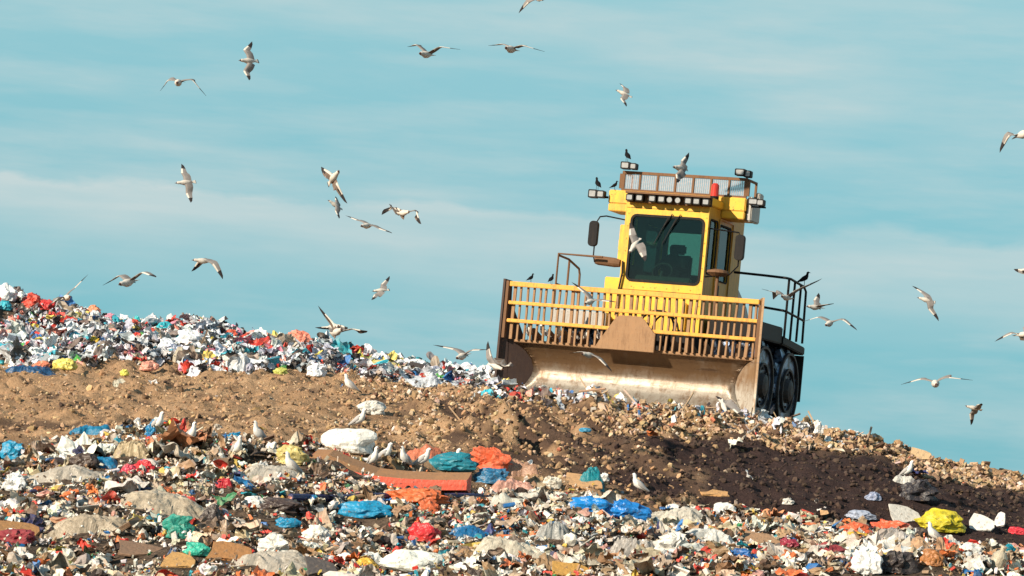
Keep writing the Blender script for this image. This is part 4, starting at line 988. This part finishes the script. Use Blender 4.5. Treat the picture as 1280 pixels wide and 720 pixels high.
drape('sheet', 890, 672, 70, 24, (.74, .73, .69), 'white torn sheet in the right litter', 'sheet', .5, .5)
board('board', 950, 676, 46, 15, (.34, .2, .11), 'brown rounded board right of the white torn sheet', 'board', -.1, .45)
lump('bag', 985, 683, 26, 18, (.30, .02, .05), 'maroon bag right of the brown rounded board', 'bag', .6)
lump('cloth', 1035, 690, 52, 20, (.26, .03, .04), 'dark maroon cloth left of the black and white bag', 'cloth', .6, .8)
lump('bag', 1085, 705, 40, 38, (.76, .76, .74), 'white plastic bag against black sheeting at the bottom right', 'bag', .6, .4, 1.1)
lump('sheet', 1122, 706, 60, 30, (.03, .022, .022), 'black sheeting right of the bottom right white bag', 'sheet', .6, .5, 1.1)
lump('bag', 1070, 662, 44, 16, (.68, .13, .05), 'left orange bag of the orange row in the right litter', 'bag', .6)
lump('bag', 1112, 660, 56, 18, (.70, .12, .05), 'long orange bag in the middle of the orange row', 'bag', .5)
lump('bag', 1133, 664, 20, 12, (.72, .16, .06), 'right end orange bag beside the large yellow bag', 'bag', .6)
lump('bag', 1174, 655, 68, 30, (.56, .46, .02), 'large yellow bag in the right litter', 'bag', .6, .5, .7)
board('panel', 1133, 646, 40, 20, (.55, .52, .47), 'pale tilted panel behind the long orange bag', 'panel', .25, .7)
board('panel', 1226, 655, 30, 20, (.62, .6, .56), 'white broken panel right of the large yellow bag', 'panel', -.3, .8)
board('panel', 1248, 652, 15, 16, (.64, .6, .58), 'small pale triangular panel right of the white broken panel', 'panel', -.5, .9)
lump('bag', 1127, 692, 32, 14, (.01, .14, .48), 'blue bag above the black sheeting at right', 'bag', .6)
lump('cloth', 1190, 690, 30, 20, (.70, .08, .03), 'red-orange cloth right of the standing gull', 'cloth', .6)
lump('cloth', 1165, 700, 30, 22, (.40, .16, .05), 'rusty orange rag below the standing gull', 'cloth', .6)
lump('bag', 1150, 685, 34, 24, (.46, .28, .16), 'tan paper bag left of the standing gull', 'bag', .6, .8)
lump('bag', 1262, 688, 18, 14, (.01, .22, .30), 'teal bag at the right edge', 'bag', .7)
lump('bag', 1212, 690, 30, 20, (.76, .75, .70), 'white bag left of the beige bottle', 'bag', .6)
lump('cloth', 1272, 665, 24, 10, (.66, .03, .05), 'red cloth at the right edge', 'cloth', .6)
lump('bag', 1072, 672, 44, 12, (.62, .38, .03), 'mustard strip of cloth under the orange row', 'cloth', .5)
drape('sheet', 1125, 672, 60, 22, (.50, .46, .43), 'pale film under the long orange bag', 'plastic sheet', .5, .3)
lump('bag', 905, 640, 34, 20, (.72, .70, .66), 'white and red printed bag at the foot of the dark slope', 'bag', .6)
board('cardboard', 895, 617, 34, 8, (.55, .30, .12), 'orange-brown cardboard strip at the foot of the dark slope', 'cardboard', .05, .35)
lump('bag', 984, 629, 16, 9, (.66, .62, .56), 'small pale bag on the lower dark slope', 'bag', .6)
board('cardboard', 1032, 650, 12, 20, (.60, .36, .18), 'upright orange-tan card piece at the edge of the dark slope', 'cardboard', .1, 1.2)
lump('sheet', 1150, 617, 52, 30, (.028, .024, .03), 'dark purple-black sheeting on the right dark slope', 'sheet', .5, .45, 1.3)
drape('sheet', 1131, 604, 26, 9, (.70, .68, .63), 'white scrap above the dark purple-black sheeting', 'scrap', .5)
lump('sheet', 1092, 622, 22, 12, (.28, .32, .45), 'bluish grey scrap on the dark slope below centre', 'scrap', .6)
lump('sheet', 1078, 645, 42, 12, (.34, .38, .48), 'blue-grey film at the foot of the dark slope', 'plastic sheet', .6)
board('cardboard', 1150, 569, 26, 17, (.46, .32, .18), 'tan triangular board sticking up on the right crest', 'board', -.3, 1.1)
lump('bag', 1023, 536, 14, 18, (.76, .73, .70), 'white bag standing on the crest right of the wheels', 'bag', .6, .6, 1.)
pole('stick', (1083, 553), (1089, 541), .02, (.28, .2, .14), 'short stick poking up from the right crest', 'stick', (0, .1))
pole('stick', (928, 550), (948, 536), .02, (.60, .5, .38), 'pale stick lying below the right end of the blade', 'stick', (0.02, .08))
lump('scrap', 732, 539, 16, 6, (.05, .3, .5), 'blue scrap on the dirt in front of the blade', 'scrap', .7)
def bottle_thing(px, py, L, r, col, label, tilt):
    q, D = ray_hit(px, py); bm = bmesh.new(); tube(bm, [(0, 0, 0), (0, 0, .02), (0, 0, L*.65), (0, 0, L*.8), (0, 0, L*.86), (0, 0, L)], r, 16, taper=[r*.8, r, r, r*.6, r*.35, r*.33])
    o = frombm('bottle', bm, item_mat(col, .4), smooth=False); o.location = (q[0], q[1], hgt1(q[0], q[1])); o.rotation_euler = tilt
    bm = bmesh.new(); tube(bm, [(0, 0, L*.97), (0, 0, L*1.05)], r*.4, 12); frombm('cap', bm, item_mat((.5, .4, .3), .5), o)
    tag(o, label, 'bottle')
bottle_thing(1242, 716, .30, .085, (.46, .40, .30), 'beige plastic bottle leaning upright near the bottom right corner', (.2, .3, 0))
bottle_thing(1205, 712, .24, .05, (.55, .52, .46), 'pale slim bottle leaning left of the beige bottle', (.5, .9, 0))
# back heap
lump('bag', 8, 368, 26, 24, (.74, .76, .78), 'white bag on the heap crest at the far left', 'bag', .8)
lump('bag', 6, 384, 18, 14, (.02, .36, .46), 'teal bag under the white bag at the far left', 'bag', .8)
lump('bag', 38, 378, 34, 20, (.62, .07, .04), 'large red bag on the heap crest at left', 'bag', .8, .5, 1.2)
lump('bag', 58, 382, 24, 14, (.55, .03, .03), 'dark red bag right of the large red bag', 'bag', .8, .5, 1.2)
lump('bag', 115, 385, 22, 16, (.78, .30, .16), 'orange bag on the heap crest', 'bag', .8)
lump('bag', 137, 394, 24, 10, (.76, .30, .38), 'pink bag right of the orange crest bag', 'bag', .8)
lump('bag', 154, 394, 16, 11, (.78, .8, .82), 'small round white bag right of the pink bag', 'bag', .8)
lump('bag', 170, 402, 14, 13, (.02, .42, .45), 'small turquoise bag on the heap crest', 'bag', .8)
lump('bag', 205, 410, 26, 14, (.04, .42, .50), 'turquoise bag on the heap right of the small one', 'bag', .8)
lump('bag', 236, 424, 38, 22, (.74, .76, .79), 'large white bag in the middle of the heap', 'bag', .8)
lump('bag', 208, 432, 26, 18, (.68, .71, .76), 'white bag left of the large white heap bag', 'bag', .8)
lump('bag', 322, 418, 44, 16, (.70, .30, .26), 'red and white striped bag on the heap crest', 'bag', .7, .5, .9)
lump('bag', 288, 420, 18, 14, (.66, .10, .05), 'red bag left of the striped crest bag', 'bag', .8)
lump('bag', 374, 424, 36, 20, (.76, .24, .16), 'coral bag on the heap crest', 'bag', .8, .5, .9)
lump('bag', 424, 440, 40, 13, (.64, .05, .05), 'flat red bag on the crest right of the coral bag', 'bag', .6)
lump('sack', 478, 459, 42, 16, (.50, .42, .16), 'olive yellow sack on the low end of the heap', 'sack', .8, .6, .5)
board('box', 524, 462, 26, 12, (.05, .04, .04), 'black open box on the low end of the heap', 'box', .1, 1.1, .08)
lump('bag', 520, 450, 30, 11, (.78, .79, .8), 'white sheet on top of the black box', 'bag', .6)
pole('beam', (536, 452), (560, 474), .07, (.20, .17, .17), 'grey beam slanting down beside the black box', 'beam', (.15, .05))
drape('sheet', 590, 472, 66, 22, (.74, .78, .84), 'large pale plastic sheet at the left end of the blade', 'plastic sheet', .6, .35)
drape('sheet', 540, 482, 90, 14, (.70, .74, .80), 'long white plastic sheet at the foot of the heap', 'plastic sheet', .5, .35)
lump('bag', 604, 463, 26, 20, (.78, .78, .8), 'white bag beside the left end of the blade', 'bag', .7)
lump('bag', 82, 458, 32, 16, (.76, .66, .16), 'yellow bag at the foot of the heap on the left', 'bag', .7)
lump('bag', 118, 427, 14, 12, (.70, .45, .03), 'amber bag in the left part of the heap', 'bag', .7)
lump('bag', 55, 428, 28, 12, (.62, .50, .10), 'mustard bag in the left part of the heap', 'bag', .7)
lump('bag', 184, 459, 26, 14, (.68, .30, .22), 'salmon bag at the foot of the heap', 'bag', .7)
lump('bag', 155, 467, 12, 9, (.75, .68, .12), 'small lemon bag at the foot of the heap', 'bag', .7)
drape('sheet', 30, 462, 62, 9, (.02, .10, .24), 'dark blue tarp strip at the foot of the heap on the left', 'tarp', .5)
lump('bag', 50, 459, 24, 11, (.70, .22, .12), 'orange-red bag between the blue tarp strip and the yellow bag', 'bag', .7)
lump('bag', 172, 422, 18, 11, (.62, .05, .03), 'red bag amid the middle of the heap', 'bag', .7)
lump('bag', 412, 457, 24, 14, (.035, .03, .035), 'black bag right of the centre of the heap', 'bag', .7)
lump('bag', 396, 464, 26, 18, (.70, .74, .80), 'bluish white bag left of the black heap bag', 'bag', .7)
pole('lath', (93, 392), (118, 424), .03, (.66, .64, .62), 'pale lath slanting down the left of the heap', 'lath', (.15, .15))
pole('stick', (20, 412), (52, 384), .03, (.25, .2, .18), 'dark branch slanting up the far left of the heap', 'stick', (.15, .15))
lump('bag', 350, 466, 20, 9, (.45, .47, .1), 'dull lime bag at the foot of the heap', 'bag', .7)

# ------------------------------------------------------------------ scattered litter and clods (kept off the individual pieces)
FP = np.array(FOOT)
def clear_mask(x, y, s):
    """drop pieces that would bury an individual piece: inside its footprint, or large and just in front of it"""
    keep = np.ones(len(x), bool)
    for fx, fy, w, d in FP:
        dx = np.abs(x-fx)/(w*.5+s*.3)
        ins = (dx**2+((y-fy)/(d*.5+s*.3))**2) < 1
        front = (dx < 1) & (y < fy) & (y > fy-d*.5-.9) & (s > .05+.13*np.clip((fy-d*.5-y)/.9, 0, 1))
        front |= (dx < 1) & (y < fy) & (y > fy-d*.5-2.2) & (s > .3)
        keep &= ~(ins | front)
    return keep
fore = lambda x, y, t: (t < 3.04+.10*np.sin(x*2.1)+.05*np.sin(x*5+1)) & (y > 31)
H1 = Heap(); fa = (-12, 12, 31, 52)
put(H1, sheets, 12500, *fa, fore, .06, .34, PALF, .42, (0, .06), 2.6)
big = [t_sheet(40+i, 14) for i in range(6)]
put(H1, big, 230, *fa, fore, .35, .75, [(5, (.60, .55, .47)), (4, (.46, .37, .27)), (4, (.70, .68, .63)), (2, (.40, .22, .10)), (1, (.6, .25, .12))], .16, (0, .04), 1.5)
put(H1, bags, 9000, *fa, fore, .035, .22, PALF, .6, (0, .07), 2.6)
put(H1, chips, 22000, *fa, fore, .02, .10, PALF, .9, (0, .09), 1.8)
PALS = [(5, (.5, .42, .32)), (5, (.66, .62, .56)), (4, (.2, .13, .08)), (3, (.05, .04, .04)), (.5, (.5, .08, .05))]
put(H1, stick, 1500, *fa, fore, .1, .45, PALS, .3, (.0, .08), 2)
put(H1, bottle, 600, *fa, fore, .10, .26, PALF, .4, (.02, .07), 1.5)
put(H1, trays, 800, *fa, fore, .08, .28, PALF, .5, (.02, .06), 1.8)
H1.build('litter', M['litter'], 'dense mixed litter of bags, paper and plastic scraps covering the foreground', 'litter')

back = lambda x, y, t: (t > 6.02+.12*np.sin(x*1.7)+.06*np.sin(x*6)) & (y < 71) & (x < 1.9-(67-y)*.05)
H2 = Heap(); ba = (-14.5, 2, 57, 71)
put(H2, sheets, 11500, *ba, back, .10, .48, PALB, .6, (0, .12), 2.6)
put(H2, bags, 5200, *ba, back, .05, .30, PALB, .7, (0, .12), 2.6)
put(H2, chips, 11000, *ba, back, .03, .14, PALB, .9, (0, .14), 1.8)
put(H2, stick, 450, *ba, back, .2, .8, PALS, .35, (.0, .1), 2)
put(H2, trays, 400, *ba, back, .15, .45, PALB, .7, (.02, .12), 1.8)
H2.build('litter', M['litter'], 'pale mixed litter heap of plastic bags behind the dirt bank on the left', 'litter')

def dz(x, y, t): return dark_zone(x, y, t)
dirt = lambda x, y, t: (t > 2.97) & (t < 6.3) & (dz(x, y, t) < .4)
H3 = Heap(); da = (-14, 14, 45, 62)
put(H3, rocks, 40000, *da, dirt, .012, .075, PALD, .6, (-.012, .01), 3.6)
put(H3, rocks, 500, *da, dirt, .08, .20, PALD, .6, (-.04, 0), 2.0)
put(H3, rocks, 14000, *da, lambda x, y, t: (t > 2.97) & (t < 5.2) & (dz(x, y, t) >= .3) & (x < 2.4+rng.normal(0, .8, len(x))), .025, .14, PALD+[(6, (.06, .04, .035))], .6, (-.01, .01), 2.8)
dirt2 = lambda x, y, t: dirt(x, y, t) & (x > -2.6) & (t > 3.1) & (fbm(x*.8, y*.8, 0, 2, 77) > .43)
put(H3, rocks, 14000, -3, 13, 47, 60, dirt2, .025, .14, PALR, .6, (-.01, .02), 2.8)
crest = lambda x, y, t: (t > 4.28+.12*np.sin(x*2.3)+.08*np.sin(x*5.1)) & (t < 5.6) & (x > 1.5)
put(H3, rocks, 15000, 1, 14, 52, 59, crest, .025, .13, PALR, .7, (0, .03), 2.2)
put(H3, chips, 8000, 0, 14, 52, 60, crest, .03, .18, PALR, .6, (0, .03), 2.6)
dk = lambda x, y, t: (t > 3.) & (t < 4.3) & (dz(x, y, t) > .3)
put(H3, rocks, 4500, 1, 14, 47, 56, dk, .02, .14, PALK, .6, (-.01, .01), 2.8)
H3.build('soil_clods', M['clod'], 'loose clods and rubble strewn over the bulldozed dirt bank', 'soil clods')
H4 = Heap()
edge = lambda x, y, t: (t > 4.6) & (t < 5.8) & (x > -.6) & (x < 6.2)
put(H4, sheets, 260, -1, 7, 54, 59, edge, .08, .32, PALB, .8, (0, .06), 2)
put(H4, chips, 900, -1, 7, 54, 59, edge, .04, .16, PALB+[(30, (.05, .04, .04)), (20, (.3, .2, .12))], .9, (0, .06), 2)
dd = lambda x, y, t: (t > 3.) & (t < 6)
put(H4, sheets, 110, -12, 13, 46, 59, dd, .05, .3, PALF, .6, (0, .03), 2.5)
put(H4, stick, 90, -1, 12, 50, 59, lambda x, y, t: dd(x, y, t) & (dz(x, y, t) < .3), .2, .8, PALR, .5, (.02, .08), 2)
H4.build('litter', M['litter'], 'sparse scraps of litter caught in the dirt in front of the blade', 'litter')


# ------------------------------------------------------------------ sun, sky
sv = Vector((-.66, -.58, .42)).normalized()
el = math.asin(sv.z); rot = atan2(sv.x, sv.y)
sd = bpy.data.lights.new('sun', 'SUN'); so = bpy.data.objects.new('sun', sd); C.objects.link(so)
sd.energy = 5.0; sd.angle = radians(.5); sd.color = (1, .87, .69); so.rotation_euler = sv.to_track_quat('Z', 'Y').to_euler()
wd = bpy.data.worlds.new('World'); bpy.context.scene.world = wd; wd.use_nodes = True
nt = wd.node_tree; nn = nt.nodes; ll = nt.links; bg = nn['Background']
sky = nn.new('ShaderNodeTexSky'); sky.sky_type = 'NISHITA'; sky.sun_disc = False; sky.sun_elevation = el; sky.sun_rotation = rot; sky.air_density = 1.0; sky.dust_density = .6; sky.ozone_density = 1.5
tc = nn.new('ShaderNodeTexCoord'); sp = nn.new('ShaderNodeSeparateXYZ'); ll.new(tc.outputs['Generated'], sp.inputs[0])
zt = nn.new('ShaderNodeMapRange'); ll.new(sp.outputs['Z'], zt.inputs[0]); zt.inputs[1].default_value = -.01; zt.inputs[2].default_value = .16
teal = mixc(nt, zt.outputs[0], (1.10, 3.20, 3.85), (2.15, 4.05, 4.35))
zh = nn.new('ShaderNodeMapRange'); ll.new(sp.outputs['Z'], zh.inputs[0]); zh.inputs[1].default_value = .16; zh.inputs[2].default_value = .7
teal = mixc(nt, zh.outputs[0], teal, (.55, 1.3, 2.2))
base = mixc(nt, .9, mixc(nt, 1.0, sky.outputs[0], (.48, .76, .86), 'MULTIPLY'), teal)
def mnoise(scale, vs, det=5):
    mp = nn.new('ShaderNodeMapping'); mp.inputs['Scale'].default_value = vs; ll.new(tc.outputs['Generated'], mp.inputs[0])
    n = nn.new('ShaderNodeTexNoise'); n.inputs['Scale'].default_value = scale; n.inputs['Detail'].default_value = det; n.inputs['Roughness'].default_value = .55; ll.new(mp.outputs[0], n.inputs['Vector']); return n.outputs['Fac']
def mth(op, a, b=None, clamp=False):
    n = nn.new('ShaderNodeMath'); n.operation = op; n.use_clamp = clamp
    for i, v in enumerate((a, b)):
        if v is None: continue
        if isinstance(v, (int, float)): n.inputs[i].default_value = v
        else: ll.new(v, n.inputs[i])
    return n.outputs[0]
n_a = mnoise(1.0, (7, 7, 55), 6); n_b = mnoise(1.0, (16, 16, 90), 6); n_c = mnoise(1.0, (22, 22, 60), 6)
wisp = ramp(nt, n_a, .44, .72); wisp2 = ramp(nt, n_b, .46, .74)
# stratus band: sharp wavy top edge, fading downwards
ze = mth('ADD', sp.outputs['Z'], mth('MULTIPLY', mth('SUBTRACT', n_c, .5), -.016))
top = ramp(nt, ze, .0845, .0805); bot = ramp(nt, ze, .045, .072)
band = mth('MULTIPLY', mth('MULTIPLY', top, bot), mth('ADD', mth('MULTIPLY', n_a, 1.8), -.25, True), True)
cl = mth('MAXIMUM', mth('MULTIPLY', band, 1.0), mth('MULTIPLY', mth('ADD', mth('MULTIPLY', wisp, .75), mth('MULTIPLY', wisp2, .3)), mth('ADD', n_c, .25)))
skyc = mixc(nt, cl, base, (4.0, 4.65, 4.65))
ll.new(skyc, bg.inputs[0]); bg.inputs[1].default_value = .10
sc = bpy.context.scene
sc.view_settings.view_transform = 'Standard'; sc.view_settings.look = 'None'; sc.view_settings.exposure = .58; sc.view_settings.gamma = 1
sc.render.engine = 'CYCLES'
